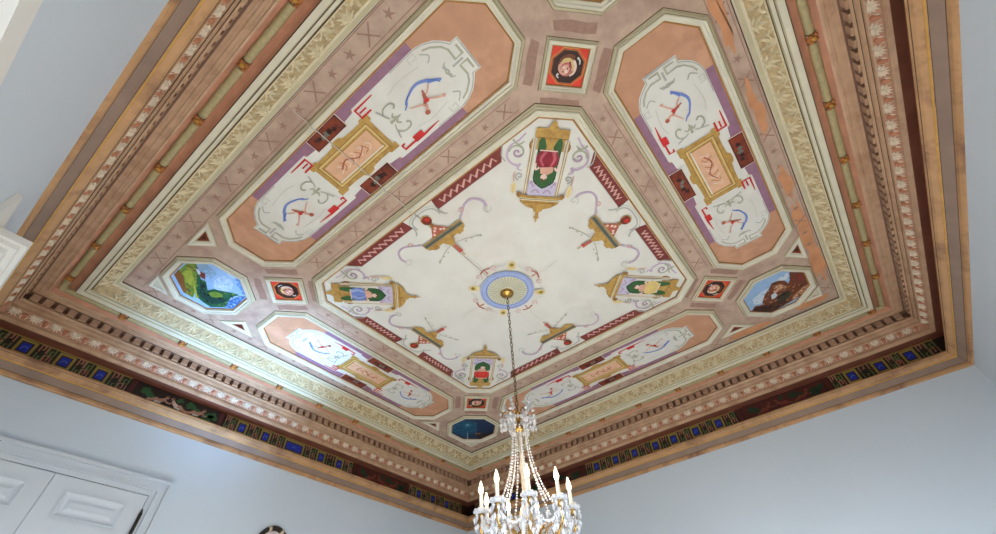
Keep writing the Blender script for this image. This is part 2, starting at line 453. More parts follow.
def run_cornice(side, idx):
    f, half = SIDES[side]
    mb = MB()
    for pr in (PLAIN1, PLAIN2, PLAIN3, PLAIN4, PLAIN5): strips(mb, f, half, pr)
    # solid backing behind the profile
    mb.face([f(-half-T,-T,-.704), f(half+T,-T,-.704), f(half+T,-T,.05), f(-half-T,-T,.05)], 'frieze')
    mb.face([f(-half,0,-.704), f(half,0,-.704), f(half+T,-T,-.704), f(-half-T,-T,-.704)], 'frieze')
    root = mb.build('trim_%d' % idx); tag(root, kind='structure')
    # acanthus band
    A, B = Vector((.445,-.032)), Vector((.372,-.104)); ab = B-A; Ln = ab.length; e = ab/Ln; n = Vector((-e.y, e.x))
    if n.y > 0: n = -n
    def FL(u, t, h): q = A+e*t+n*h; return f(u, q.x, q.y)
    mb = MB()
    mb.face([f(-(half-A.x),*A), f(half-A.x,*A), f(half-B.x,*B), f(-(half-B.x),*B)], 'leafbase')
    hl = half-.42; per = .242; k = int(2*hl/per); off = -k*per/2
    for i in range(k):
        u0 = off+i*per+per/2
        for ang, L, W in ((90,.085,.015),(55,.075,.013),(125,.075,.013),(22,.06,.012),(158,.06,.012),(-8,.04,.010),(188,.04,.010)):
            lobe(mb, FL, u0, .010, L, W, math.radians(ang), .014, 'leaf')
        lobe(mb, FL, u0, .012, .03, .012, math.radians(90), .02, 'leaf')
        v0 = u0+per/2
        for sg in (1, -1):
            lobe(mb, FL, v0+sg*.006, .094, .095, .011, math.radians(90+sg*(180-28)) , .014, 'leaf')
            lobe(mb, FL, v0+sg*.012, .094, .06, .011, math.radians(90+sg*(180-62)), .012, 'leaf')
            lobe(mb, FL, v0+sg*.022, .010, .04, .010, math.radians(90-sg*20), .012, 'leaf')
        lobe(mb, FL, v0, .094, .055, .010, math.radians(-90), .016, 'leaf')
        for q_ in (-1, 1):
            lobe(mb, FL, u0+q_*.048, .096, .045, .011, math.radians(-90+q_*30), .012, 'leaf')
            lobe(mb, FL, u0+q_*.060, .055, .035, .010, math.radians(90-q_*60), .010, 'leaf')
            lobe(mb, FL, u0+q_*.018, .098, .026, .009, math.radians(-90+q_*50), .010, 'leaf')
    for t in (.004, .098):
        mb.grid([[FL(-(half-.42), t-.004, .001), FL(-(half-.42), t, .006), FL(-(half-.42), t+.004, .001)], [FL(half-.42, t-.004, .001), FL(half-.42, t, .006), FL(half-.42, t+.004, .001)]], 'leaf')
    mb.build('leaf_moulding', root)
    # ribbed reed bar
    c = (.226, -.094); r0 = .0215; mb = MB(); N = int(2*(half-.226)/.0065)
    rows = []
    for i in range(N+1):
        s = -(half-.226)+2*(half-.226)*i/N
        r = r0+(.0016 if i % 2 else -.0008)
        rows.append([f(s+( (p[0]-c[0])*(-1 if s<0 else 1)*0), p[0], p[1]) for p in arc(c, r, 130, -310+90, 12)] if False else [f(s, c[0]+r*math.cos(2*PI*j/12), c[1]+r*math.sin(2*PI*j/12)) for j in range(12)])
    mb.grid(rows, 'bar', closed=True); mb.build('reed_bar', root)
    # gilt ties
    sg = {'north': 1, 'east': -1, 'south': -1, 'west': 1}[side]
    for j in range(-5, 6):
        s = sg*(-.045+.456*j)
        if abs(s) > half-.30: continue
        mb = MB()
        for q in (-1, 1):
            cc = Vector((s+q*.018, 0, 0))
            ring = []
            mb.ball(f(s+q*.017, c[0]+.012, c[1]-.024), .013, 'tie', 8, 5)
            mb.ball(f(s+q*.014, c[0]-.014, c[1]-.020), .012, 'tie', 8, 5)
        mb.ball(f(s, c[0], c[1]-.027), .013, 'gilt', 8, 5)
        rows = [[f(s+w_, c[0]+(r0+.004)*math.cos(2*PI*j2/10), c[1]+(r0+.004)*math.sin(2*PI*j2/10)) for j2 in range(10)] for w_ in (-.011,-.007,.007,.011)]
        mb.grid(rows, 'tie', closed=True)
        for q in (-1, 1):
            rows = [[f(s+q*.028+w_, c[0]+(r0+.0022)*math.cos(2*PI*j2/10), c[1]+(r0+.0022)*math.sin(2*PI*j2/10)) for j2 in range(10)] for w_ in (-.004,.004)]
            mb.grid(rows, 'darkline', closed=True)
        mb.build('ribbon_tie', root)
    # dentils
    mb = MB()
    strips(mb, f, half, [((.106,-.140),'dentilgap'),((.058,-.142),'dentilgap'),((.056,-.194),'dentilgap'),((.078,-.196),None)])
    hd = half-.1; k = int(2*hd/.0762)
    for i in range(k):
        s = -k*.0762/2+(i+.5)*.0762
        mb.box(f, (s-.024,.056,-.192), (s+.024,.096,-.141), 'dentil')
        mb.box(f, (s-.024,.088,-.196), (s+.024,.100,-.185), 'tan')
        mb.box(f, (s+.024,.056,-.194), (s+.052,.078,-.186), 'shell' if False else 'dentil')
    mb.build('dentil_band', root)
    # shells and acorns
    A, B = Vector((.065,-.280)), Vector((.030,-.322)); ab = B-A; Ln = ab.length; e = ab/Ln; n = Vector((-e.y, e.x))
    if n.y > 0: n = -n
    A2, e2, n2 = A.copy(), e.copy(), n.copy()
    def FE(u, t, h): q = A2+e2*t+n2*h; return f(u, q.x, q.y)
    mb = MB()
    mb.face([f(-(half-A.x),*A), f(half-A.x,*A), f(half-B.x,*B), f(-(half-B.x),*B)], 'bandbrown')
    k = int(2*(half-.07)/.1245)
    for i in range(k):
        u0 = -k*.1245/2+(i+.25)*.1245
        for ang, L in ((90,.052),(66,.052),(114,.052),(42,.048),(138,.048),(16,.042),(164,.042)):
            lobe(mb, FE, u0, .001, L, .012, math.radians(ang), .014, 'shell')
        u1 = u0+.0622
        rows = []
        for p in range(6):
            th = PI*p/5
            rows.append([FE(u1+.017*math.sin(th)*math.cos(PI*q/6), .027+.024*math.cos(th), .001+.014*math.sin(th)*math.sin(PI*q/6)) for q in range(7)])
        mb.grid(rows, 'acorn')
        for sg2 in (-1, 1): lobe(mb, FE, u1+sg2*.012, .050, .035, .006, math.radians(-90+sg2*14), .010, 'shell')
    mb.build('shell_band', root)
    # gilt fillet
    mb = MB()
    strips(mb, f, half, [((.0605,-.621),'gilt'),((.0600,-.6235),'gilt'),((.0565,-.6275),None)])
    mb.build('gilt_fillet', root)
    return root
for i, s in enumerate(('north', 'east', 'south', 'west')): run_cornice(s, i+1)

# ---------------------------------------------------------------- frieze panels
def meander(A, a0, a1):
    """S-shaped key patterns filling a0..a1, z -.50..-.39"""
    n = max(1, round((a1-a0)/.056)); w = (a1-a0)/n
    for i in range(n):
        x = a0+i*w
        for (z0, z1, k, fl) in ((-.448,-.392,'fr_green' if i % 2 else 'fr_pink',0), (-.512,-.456,'fr_pink' if i % 2 else 'fr_green',1)):
            X = lambda t: x+w*(.08+.84*t)
            Zm = lambda t: z0+(z1-z0)*t
            pts = [(0,0),(0,1),(.55,1),(.55,.4),(.28,.4)]
            if (i+fl) % 2: pts = [(1-p, 1-q) for p, q in pts]
            A.stroke([(X(p), Zm(q)) for p, q in pts], .0085, k, smooth=False); A.h -= A.step
            pts = [(1-p, q) for p, q in [(0,0),(.0,1)]] if not (i+fl) % 2 else [(0,0),(0,1)]
            A.stroke([(X(p), Zm(q)) for p, q in pts], .0085, k, smooth=False); A.h -= A.step
    A.up()
def frieze_meander(side, a0, a1, squares, label, flip=1):
    f, half = SIDES[side]
    mid = (a0+a1)/2
    b = f(mid, -.058, -.53)
    root = empty('meander_frieze', b); tag(root, label, 'frieze panel', 'meander frieze panels')
    g = MB(); g.box(f, (a0,-.0585,-.545), (a1,-.050,-.384), 'fr_ground'); g.build('panel_board', root)
    F = lambda u, v, h: f(u, -.050+h, v)
    A = Art(F)
    for v in (-.388, -.520): A.stroke([(a0, v), (a1, v)], .008, 'fr_gold', smooth=False); A.h -= A.step
    edges = [a0]
    for c, w in squares: edges += [c-w/2-.012, c+w/2+.012]
    edges.append(a1)
    for p in range(0, len(edges), 2):
        if edges[p+1]-edges[p] > .03: meander(A, edges[p]+.006, edges[p+1]-.006)
    A.build('key_pattern', root)
    for c, w in squares:
        A = Art(F, base=.002)
        A.rect(c-w/2, -.512, c+w/2, -.396, 'fr_gold'); A.rect(c-w/2+.017, -.496, c+w/2-.017, -.412, 'fr_dark')
        A.rect(c-w/2+.026, -.487, c+w/2-.026, -.421, 'fr_blue')
        A.stroke([(c-.02,-.468),(c,-.448),(c+.02,-.458)], .006, 'bluedeep')
        A.build('blue_tile', root)
def frieze_scene(side, a0, a1, label, red=False):
    f, half = SIDES[side]
    root = empty('frieze_painting', f((a0+a1)/2, -.058, -.53)); tag(root, label, 'painting', 'figure scenes along the frieze')
    g = MB(); g.box(f, (a0,-.0585,-.545), (a1,-.050,-.384), 'frieze'); g.build('panel_board', root)
    F = lambda u, v, h: f(u, -.050+h, v)
    A = Art(F); w = a1-a0
    X = lambda t: a0+w*t
    A.rect(X(.0), -.53, X(.05), -.39, 'fr_red'); A.rect(X(.95), -.53, X(1), -.39, 'fr_red')
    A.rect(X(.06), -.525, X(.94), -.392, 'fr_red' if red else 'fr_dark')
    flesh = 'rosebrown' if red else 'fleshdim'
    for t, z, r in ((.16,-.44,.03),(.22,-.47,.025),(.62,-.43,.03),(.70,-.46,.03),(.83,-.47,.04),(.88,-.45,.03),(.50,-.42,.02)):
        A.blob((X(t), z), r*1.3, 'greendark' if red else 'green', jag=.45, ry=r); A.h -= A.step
    A.up()
    for cx, d in ((.30, 1), (.50, -1), (.70, 1)):
        c = X(cx)
        q = lambda x, z: (c+d*x*.8, -.50+(z+.50)*.8)
        A.stroke([q(-.10,-.495), q(-.04,-.480), q(.02,-.470)], .016, flesh, w1=.026)
        A.stroke([q(.0,-.478), q(.045,-.452), q(.06,-.432)], .034, flesh if cx != .5 or red else 'fleshpale', w1=.02)
        A.stroke([q(.05,-.445), q(.085,-.47), q(.11,-.462)], .012, flesh, w1=.008)
        A.stroke([q(-.06,-.485), q(-.02,-.455), q(.0,-.485)], .016, flesh, w1=.012)
        A.disc(q(.068,-.415), .014, flesh); A.disc(q(.066,-.409), .011, 'brown', ry=.007)
        A.stroke([q(-.03,-.492), q(.03,-.488)], .016, ('crimson' if red else 'greypale'), w1=.01)
    A.build('painted_scene', root)
frieze_meander('north', -2.44, -1.535, [(-2.207,.105),(-1.969,.105),(-1.733,.105)], 'meander frieze with three blue squares above the white double door')
frieze_scene('north', -1.525, -.76, 'dark frieze painting of reclining pale figures and green bushes on the door wall')
frieze_meander('north', -.745, .678, [(-.58,.105),(-.344,.105),(-.036,.22),(.277,.105),(.502,.105)], 'meander frieze with one wide blue rectangle between four blue squares')
frieze_scene('north', .690, 1.495, 'dark frieze painting of ruddy figures on the door wall, toward the chandelier', True)
frieze_meander('north', 1.505, 2.44, [(1.668,.105),(1.908,.105),(2.157,.105)], 'meander frieze with dim blue squares at the chandelier end of the door wall')
# east wall runs with s = -y
frieze_meander('east', -2.57, -1.755, [(-1.93,.105),(-2.17,.105),(-2.39,.105)], 'dark meander frieze mostly hidden behind the chandelier candles')
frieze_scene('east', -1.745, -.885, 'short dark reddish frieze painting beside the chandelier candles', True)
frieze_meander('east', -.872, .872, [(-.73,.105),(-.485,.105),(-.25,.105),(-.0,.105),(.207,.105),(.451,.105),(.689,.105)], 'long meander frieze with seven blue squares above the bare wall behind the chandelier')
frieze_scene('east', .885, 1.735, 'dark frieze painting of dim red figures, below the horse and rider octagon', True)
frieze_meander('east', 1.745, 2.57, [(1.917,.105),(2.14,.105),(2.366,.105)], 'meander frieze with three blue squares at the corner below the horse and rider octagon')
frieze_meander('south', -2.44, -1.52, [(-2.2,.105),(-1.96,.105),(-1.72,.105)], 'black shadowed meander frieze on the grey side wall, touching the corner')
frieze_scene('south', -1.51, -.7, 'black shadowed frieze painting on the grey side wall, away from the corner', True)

# ---------------------------------------------------------------- central panel
CEN = octo(0, 0, 1.03, 1.19, .145, .15)
central = empty('painted_panel', (0, 0, ZC)); tag(central, 'large central white painted ceiling panel with blue rosette and maroon zigzag border', 'ceiling painting')
frame('frame_moulding', CEN, fprof(.088, .034), central)
g = Art(ceil_f); g.poly(CEN, 'white'); g.build('painted_field', central)

def niche_f(sx, sy):
    m = Vector((sx*.957, sy*1.115)); e = Vector((-sx, -sy)).normalized(); t = Vector((-e.y, e.x))
    return lambda u, v, h: (*(m+e*u+t*v), ZC-.0015-h)
def niche(sx, sy, robe, robe2, label):
    A = Art(niche_f(sx, sy))
    for sg in (1, -1):
        S = lambda pts: [(a_, b_*sg) for a_, b_ in pts]
        # scrolls
        A.stroke(S([(.10,.165),(.15,.20),(.20,.255),(.27,.262),(.315,.225),(.33,.17)]), .010, 'lilac', w1=.018)
        A.spiral((.235,.20*sg), .055, 1.4, .014, 'greengrey', a0=PI*.5*sg, dirn=sg, w1=.008)
        A.spiral((.235,.20*sg), .030, 1.0, .012, 'mauve', a0=-PI*.4*sg, dirn=sg)
        A.stroke(S([(.15,.24),(.18,.20),(.155,.165)]), .016, 'greengrey', w1=.006)
        A.stroke(S([(.31,.17),(.345,.185),(.36,.155)]), .020, 'lilac', w1=.006)
        A.stroke(S([(.20,.118),(.17,.128),(.145,.118)]), .016, 'ochredark', w1=.006)
        A.spiral((.40,.165*sg), .030, 1.2, .010, 'greyline', a0=0, dirn=sg)
        A.stroke(S([(.37,.20),(.42,.20),(.46,.185)]), .008, 'pinkpale')
        A.poly(S([(.44,.19),(.47,.215),(.52,.21),(.545,.19),(.52,.17),(.47,.172)]), 'yellowpale')
        A.stroke(S([(.46,.192),(.53,.192)]), .012, 'yellow')
        # pilaster lines
        for t in (.103, .117): A.stroke(S([(.13,t),(.535,t)]), .006, 'ochre', smooth=False)
        A.stroke(S([(.13,.11),(.535,.11)]), .008, 'palewhite', smooth=False)
        # lobed white border edge
        A.stroke(S([(.09,.245),(.135,.285),(.20,.300),(.265,.298),(.30,.27)]), .008, 'greyline')
    A.rect(.40, -.095, .538, .095, 'lavender')
    for sg in (1, -1):
        A.stroke([(.515,.07*sg),(.49,.04*sg),(.515,.015*sg)], .010, 'mauve')
        A.stroke([(.45,.085*sg),(.43,.08*sg),(.47,.06*sg)], .008, 'mauve')
    A.poly([(.03,-.02),(.03,.02),(.055,.035),(.055,.105),(.115,.108),(.125,.088),(.22,.088),(.22,-.088),(.125,-.088),(.115,-.108),(.055,-.105),(.055,-.035)], 'ochre')
    A.disc((.022,0), .018, 'ochre')
    A.stroke([(.118,-.1),(.118,.1)], .006, 'ochredark', smooth=False)
    A.rect(.20, -.097, .42, .097, 'palewhite'); A.poly([(.20,-.076),(.20,.076),(.40,.076),(.445,.055),(.48,0),(.445,-.055),(.40,-.076)], 'green')
    for sg in (1, -1):
        A.poly([(.215,.076*sg),(.14,.076*sg),(.112,.062*sg),(.125,.04*sg),(.175,.022*sg),(.215,.03*sg)], 'green')
    A.stroke([(.20,.07),(.40,.07),(.44,.05),(.472,.0),(.44,-.05),(.40,-.07),(.2,-.07)], .006, 'greendark')
    # seated robed figure, head toward the room centre
    niche_obj = A
    A = Art(niche_f(sx, sy)); A.h = niche_obj.h
    A.poly([(.195,-.05),(.205,.055),(.25,.078),(.30,.07),(.325,.035),(.325,-.03),(.30,-.066),(.25,-.074)], robe)
    A.stroke([(.205,-.03),(.26,-.045),(.31,-.025)], .026, robe2, w1=.012)
    A.stroke([(.21,.02),(.26,.045),(.31,.02)], .022, robe2, w1=.012)
    A.stroke([(.20,-.055),(.20,.06)], .008, 'fleshpale')
    A.poly([(.31,-.045),(.32,.04),(.365,.03),(.37,-.02),(.345,-.05)], 'flesh')
    A.stroke([(.315,-.055),(.335,-.075),(.29,-.08)], .014, 'fleshpale')
    A.stroke([(.32,.045),(.335,.068),(.29,.075)], .014, 'fleshpale')
    A.disc((.388,.004), .022, 'fleshpale'); A.stroke([(.40,.018),(.412,.0),(.40,-.014)], .010, 'brown')
    fig_art = A; A = niche_obj; A.h = fig_art.h
    # pediment toward the centre
    A.poly([(.535,-.158),(.535,.158),(.556,.158),(.556,-.158)], 'ochre')
    A.rect(.556, -.13, .574, .13, 'yellowpale')
    A.poly([(.574,-.14),(.574,.14),(.590,.13),(.625,.085),(.640,.035),(.655,.03),(.668,.012),(.70,.012),(.712,.022),(.722,.008),(.755,.003),(.755,-.003),(.722,-.008),(.712,-.022),(.70,-.012),(.668,-.012),(.655,-.03),(.640,-.035),(.625,-.085),(.590,-.13)], 'ochre')
    A.stroke([(.590,-.11),(.590,.11)], .006, 'ochredark', smooth=False); A.stroke([(.563,-.14),(.563,.14)], .005, 'slate', smooth=False)
    for sg in (1, -1): A.disc((.53, .15*sg), .018, 'ochredark')
    nb = tag(A.build('painted_niche', central), label); fig_art.build('robed_figure', nb)
niche(-1, -1, 'crimson', 'rose', 'painted niche with crimson-robed figure on green')
niche(-1, 1, 'blue', 'bluering', 'painted niche with blue-robed figure on green')
niche(1, -1, 'yellow', 'ochrelight', 'painted niche with yellow-robed figure on green')
niche(1, 1, 'redfresh', 'red', 'painted niche with red-robed figure on green')

EDGES = [  # (edge midpoint, inward, along)
    (Vector((0,-1.19)), Vector((0,1)), Vector((1,0)), .60, .535, 'south'), (Vector((0,1.19)), Vector((0,-1)), Vector((-1,0)), .60, .535, 'north'),
    (Vector((-1.03,0)), Vector((1,0)), Vector((0,-1)), .745, .685, 'west'), (Vector((1.03,0)), Vector((-1,0)), Vector((0,1)), .745, .685, 'east')]
for mid, inn, al, e0, e1, nm in EDGES:
    F = lambda p, q, h, mid=mid, inn=inn, al=al: (*(mid+al*p+inn*q), ZC-.0015-h)
    for sg in (-1, 1):
        A = Art(F)
        A.poly([(sg*.140,.002),(sg*(e0+.02),.002),(sg*e1,.088),(sg*.122,.088)], 'maroon')
        A.stroke([(sg*.128,.088),(sg*e1,.088)], .006, 'greypale', smooth=False)
        n = 9; pts = []
        for i in range(n):
            x = .19+(e1-.22)*i/(n-1)
            pts += [(sg*x, .026), (sg*(x+.012), .062)]
        A.stroke(pts, .010, 'pinkpale', smooth=False)
        A.build('zigzag_strip', central)
    A = Art(F)
    # white lobe
    A.stroke([(-.15,.155),(-.128,.10),(-.125,.055),(-.075,.018),(0,.010),(.075,.018),(.125,.055),(.128,.10),(.15,.155)], .012, 'greypale')
    A.stroke([(-.11,.12),(-.105,.065),(-.065,.035),(0,.028),(.065,.035),(.105,.065),(.11,.12)], .010, 'greyline')
    for sg in (-1, 1):
        A.stroke([(sg*.12,.09),(sg*.135,.13),(sg*.16,.15)], .008, 'greyline')
        A.stroke([(sg*.172,.275),(sg*.185,.24),(sg*.21,.215)], .010, 'greengrey', w1=.005)
        A.stroke([(sg*.17,.26),(sg*.24,.205),(sg*.31,.165),(sg*.37,.175),(sg*.405,.23),(sg*.40,.28)], .014, 'lilac', w1=.020)
        A.spiral((sg*.385,.30), .035, 1.1, .010, 'greypale', a0=0, dirn=sg)
        A.spiral((sg*.25,.185), .022, 1.1, .008, 'pinkpale', a0=PI, dirn=-sg)
        A.stroke([(sg*.03,.38),(sg*.09,.395),(sg*.15,.42),(sg*.20,.445)], .006, 'sageline')
        for t in (.09,.14,.19): A.disc((sg*t,.40+.03*t/.1*.6), .007, 'greengrey', n=8)
        A.disc((sg*.205,.447), .010, 'sageline', n=8)
        A.stroke([(sg*.02,.34),(sg*.06,.355),(sg*.05,.38)], .006, 'greypale')
    cup = A; A = Art(F); A.h = cup.h
    # cup in the lobe
    A.disc((0,.095), .040, 'ochre'); A.poly([(-.034,.075),(-.036,.115),(-.016,.135),(.016,.135),(.036,.115),(.034,.075),(0,.062)], 'rust')
    A.disc((.008,.095), .016, 'red'); A.poly([(-.012,.135),(.012,.135),(.016,.175),(-.016,.175)], 'ochredark')
    A.poly([(-.02,.165),(.02,.165),(.078,.238),(-.078,.238)], 'fleshred')
    for x, y in ((-.02,.20),(.025,.215),(0,.185),(-.045,.225),(.045,.228)): A.disc((x,y), .011, 'fleshpale', n=8); A.h -= A.step
    A.up()
    cup, A = A, cup; A.h = cup.h
    # table top seen as a bar
    A.poly([(-.178,.268),(-.178,.305),(-.15,.318),(-.14,.335),(-.10,.338),(-.09,.322),(-.05,.322),(-.035,.35),(-.012,.385),(.012,.385),(.035,.35),(.05,.322),(.09,.322),(.10,.338),(.14,.335),(.15,.318),(.178,.305),(.178,.268)], 'ochre')
    A.rect(-.185, .240, .185, .288, 'ochre'); A.rect(-.180, .250, .180, .282, 'slate'); A.rect(-.180, .262, .180, .272, 'slatedark')
    A.poly([(-.013,.385),(.013,.385),(.017,.465),(-.017,.465)], 'fleshred'); A.poly([(-.018,.455),(.018,.455),(.018,.468),(-.018,.468)], 'red')
    A.stroke([(0,.47),(0,.51)], .008, 'ochre', smooth=False)
    cup.build('red_cup', A.build('painted_bracket', central))

A = Art(lambda u, v, h: (u, v, ZC-.0015-h))
for ang in range(4):
    t = ang*PI/2; c, s = math.cos(t), math.sin(t)
    R = lambda x, y: (x*c-y*s, x*s+y*c)
    A.disc(R(.205,.205) if False else tuple(Vector(R(.192,.192))), .052, 'yellowpale', ry=.034, rot=t+PI/4)
    A.disc(R(.196,.196), .030, 'yellow', ry=.024, rot=t+PI/4); A.disc(R(.200,.200), .016, 'olive')
    A.stroke([R(.285,-.05),R(.30,0),R(.285,.05)], .012, 'fleshred'); A.stroke([R(.25,0),R(.31,.0)], .012, 'fleshred', w1=.004)
    A.spiral(R(.27,.08), .03, 1.2, .006, 'pinkpale'); A.spiral(R(.27,-.08), .03, 1.2, .006, 'pinkpale', dirn=-1)
    A.stroke([R(.27,.08),R(.24,.14),R(.245,.17)], .006, 'greypale'); A.stroke([R(.27,-.08),R(.24,-.14),R(.245,-.17)], .006, 'greypale')
    A.stroke([R(.32,0),R(.40,.01),R(.5,-.01)], .005, 'greypale')
A.disc((0,0), .222, 'bluering', n=48); A.disc((0,0), .164, 'sage', n=48)
A.ring((0,0), .168, .176, 'blue'); A.ring((0,0), .206, .210, 'blue')
for j in range(36):
    t = 2*PI*j/36; A.stroke([(.05*math.cos(t), .05*math.sin(t)), (.16*math.cos(t), .16*math.sin(t))], .004, 'sageline', smooth=False, w1=.009); A.h -= A.step
tag(A.build('rosette', central), 'painted blue ringed rosette')

# ---------------------------------------------------------------- four long panels
def long_panel(c, inn, al, halfl, k, label, wpan=.25):
    c = Vector(c)
    root = empty('painted_panel', (c.x, c.y, ZC)); tag(root, label, 'ceiling painting', 'long side panels of the ceiling')
    st = lambda u: u if abs(u) < .27 else math.copysign(.27+(abs(u)-.27)*k, u)
    F0 = lambda u, v, h: (*(c+al*u+inn*v), ZC-h)
    F = lambda u, v, h: (*(c+al*st(u)+inn*v), ZC-.0012-h)
    pts = octo(0, 0, halfl, wpan, .145, .135)
    frame('frame_moulding', pts, fprof(.066, .03), root, F0)
    A = Art(F0); A.poly(pts, 'terracotta'); A.build('terracotta_ground', root)
    for sv in (1, -1):
        for su in (1, -1):
            A = Art(F)
            A.poly([(su*.137,sv*.248),(su*.648,sv*.248),(su*.648,sv*.200),(su*.215,sv*.200),(su*.215,sv*.178),(su*.137,sv*.178)], 'purple')
            A.build('purple_border', root)
    # cartouche
    A = Art(F, base=.0012)
    half = [(0,.165),(.137,.165),(.14,.178),(.22,.185),(.23,.202),(.655,.202),(.70,.190),(.745,.165),(.78,.128),(.80,.10),(.838,.10)]
    A.poly(half + [(a_, -b_) for a_, b_ in reversed(half)] + [(-a_, -b_) for a_, b_ in half[1:]] + [(-a_, b_) for a_, b_ in reversed(half[1:])], 'white')
    for su in (1, -1):
        A.stroke([(su*.50,.196),(su*.655,.196),(su*.70,.184),(su*.742,.158),(su*.775,.122),(su*.792,.094),(su*.832,.094),(su*.832,-.094),(su*.792,-.094),(su*.775,-.122),(su*.742,-.158),(su*.70,-.184),(su*.655,-.196),(su*.50,-.196)], .005, 'greyline', smooth=False)
        A.stroke([(su*.68,.165),(su*.715,.150),(su*.755,.115),(su*.772,.08),(su*.77,.02),(su*.812,.02),(su*.812,.075)], .010, 'sageline', smooth=False)
        A.stroke([(su*.68,-.165),(su*.715,-.150),(su*.755,-.115),(su*.772,-.08),(su*.77,-.02),(su*.812,-.02),(su*.812,-.075)], .010, 'sageline', smooth=False)
        A.stroke([(su*.74,0),(su*.80,0)], .012, 'greyline', smooth=False)
        for sv in (1, -1):
            A.stroke([(su*.60,sv*.15),(su*.60,sv*.185),(su*.64,sv*.185),(su*.64,sv*.155),(su*.615,sv*.16)], .006, 'greypale', smooth=False)
            A.stroke([(su*.66,sv*.16),(su*.69,sv*.125),(su*.665,sv*.10)], .006, 'greyline')
            A.stroke([(su*.62,sv*.12),(su*.50,sv*.135),(su*.42,sv*.12)], .005, 'greypale')
        A.stroke([(su*.715,.03),(su*.70,0),(su*.715,-.03)], .012, 'greengrey', w1=.005)
        for sv in (1, -1): A.stroke([(su*.715,0),(su*.705,sv*.03),(su*.725,sv*.045)], .012, 'greyline', w1=.005)
    A.build('white_cartouche', root)
    for su in (1, -1):
        B = Art(F, base=.012 if False else .0060)
        # blue ribbon crescent
        B.stroke([(su*.665,.006),(su*.640,-.012),(su*.606,-.034)], .010, 'blue', w1=.022)
        B.stroke([(su*.652,.012),(su*.640,-.010),(su*.600,-.048),(su*.555,-.062),(su*.505,-.052),(su*.470,-.034),(su*.452,-.018)], .007, 'bluedeep', w1=.010)
        B.stroke([(su*.615,-.036),(su*.57,-.060),(su*.53,-.060),(su*.49,-.044)], .018, 'blue', w1=.011)
        B.stroke([(su*.470,-.036),(su*.452,-.012),(su*.430,.002)], .013, 'blue', w1=.005)
        # dancing figure
        B.stroke([(su*.555,.0),(su*.54,.03),(su*.515,.055)], .018, 'fleshred', w1=.015)
        B.stroke([(su*.56,-.02),(su*.55,.03),(su*.545,.05)], .009, 'fleshred', w1=.012)
        B.stroke([(su*.525,.05),(su*.49,.03),(su*.455,.01)], .010, 'flesh', w1=.006)
        B.stroke([(su*.53,.055),(su*.515,.08)], .014, 'flesh', smooth=False); B.disc((su*.508,.092), .014, 'fleshred')
        B.stroke([(su*.555,.035),(su*.60,.07),(su*.62,.078)], .010, 'flesh', w1=.006); B.disc((su*.624,.08), .010, 'flesh', n=8)
        B.stroke([(su*.60,-.02),(su*.58,.0),(su*.565,.01)], .008, 'flesh')
        B.disc((su*.545,.038), .014, 'red', ry=.010)
        tag(B.build('dancing_figure', root))
        B = Art(F, base=.0060)
        B.stroke([(su*.40,0),(su*.365,.0),(su*.33,0)], .006, 'greengrey', w1=.020)
        for sv in (1, -1):
            B.stroke([(su*.375,0),(su*.36,sv*.02),(su*.375,sv*.035)], .016, 'sageline', w1=.006)
            B.stroke([(su*.345,sv*.02),(su*.33,sv*.055),(su*.355,sv*.085),(su*.395,sv*.085),(su*.41,sv*.065),(su*.395,sv*.05)], .006, 'greengrey', w1=.011)
            B.stroke([(su*.33,sv*.055),(su*.315,sv*.10)], .008, 'greyline')
        B.build('scroll_swag', root)
        B = Art(F, base=.0060)
        B.poly([(su*.522,.168),(su*.425,.150),(su*.425,.140),(su*.418,.140),(su*.418,.186),(su*.522,.172)], 'red') if False else None
        B.stroke([(su*.52,.170),(su*.418,.176)], .004, 'red', smooth=False, w1=.014)
        B.rect(su*.42, .142, su*.358, .183, 'red')
        B.stroke([(su*.36,.172),(su*.285,.172),(su*.285,.142),(su*.305,.142)], .012, 'red', smooth=False)
        B.build('red_fret', root); B = Art(F, base=.0060)
        B.stroke([(su*.365,-.182),(su*.236,-.182)], .006, 'red', smooth=False, w1=.013)
        B.stroke([(su*.240,-.188),(su*.240,-.128),(su*.31,-.128)], .011, 'red', smooth=False)
        B.stroke([(su*.250,-.155),(su*.300,-.155)], .010, 'red', smooth=False)
        B.build('red_fret', root)
    # gold framed tablet
    B = Art(F, base=.0060)
    q = [(0,.144),(.035,.140),(.048,.124),(.12,.119),(.20,.119),(.208,.132),(.276,.132),(.276,.095),(.260,.090)]
    B.poly(q + [(a_, -b_) for a_, b_ in reversed(q)] + [(-a_, -b_) for a_, b_ in q[1:]] + [(-a_, b_) for a_, b_ in reversed(q[1:])], 'ochre')
    B.rect(-.232, -.096, .232, .096, 'ochredark'); B.rect(-.226, -.091, .226, .091, 'ochrelight'); B.rect(-.216, -.080, .216, .080, 'ochre')
    B.rect(-.206, -.070, .206, .070, 'ochredark'); B.rect(-.201, -.066, .201, .066, 'salmon')
    B.rect(-.206, .062, .206, .070, 'palewhite')
    tab = B; B = Art(F); B.h = tab.h
    for i in range(9):
        u = -.13+.26*i/8
        B.stroke([(u,-.03+random.uniform(-.01,.01)),(u+.02,random.uniform(-.02,.02)),(u-.01,.03)], .007, 'salmondark' if i % 2 else 'fleshpale'); B.h -= B.step
    B.up(); B.stroke([(-.12,.01),(-.05,-.02),(.03,.02),(.10,-.012)], .012, 'fleshred', w1=.006)
    B.build('tablet_figures', tab.build('ochre_tablet', root))
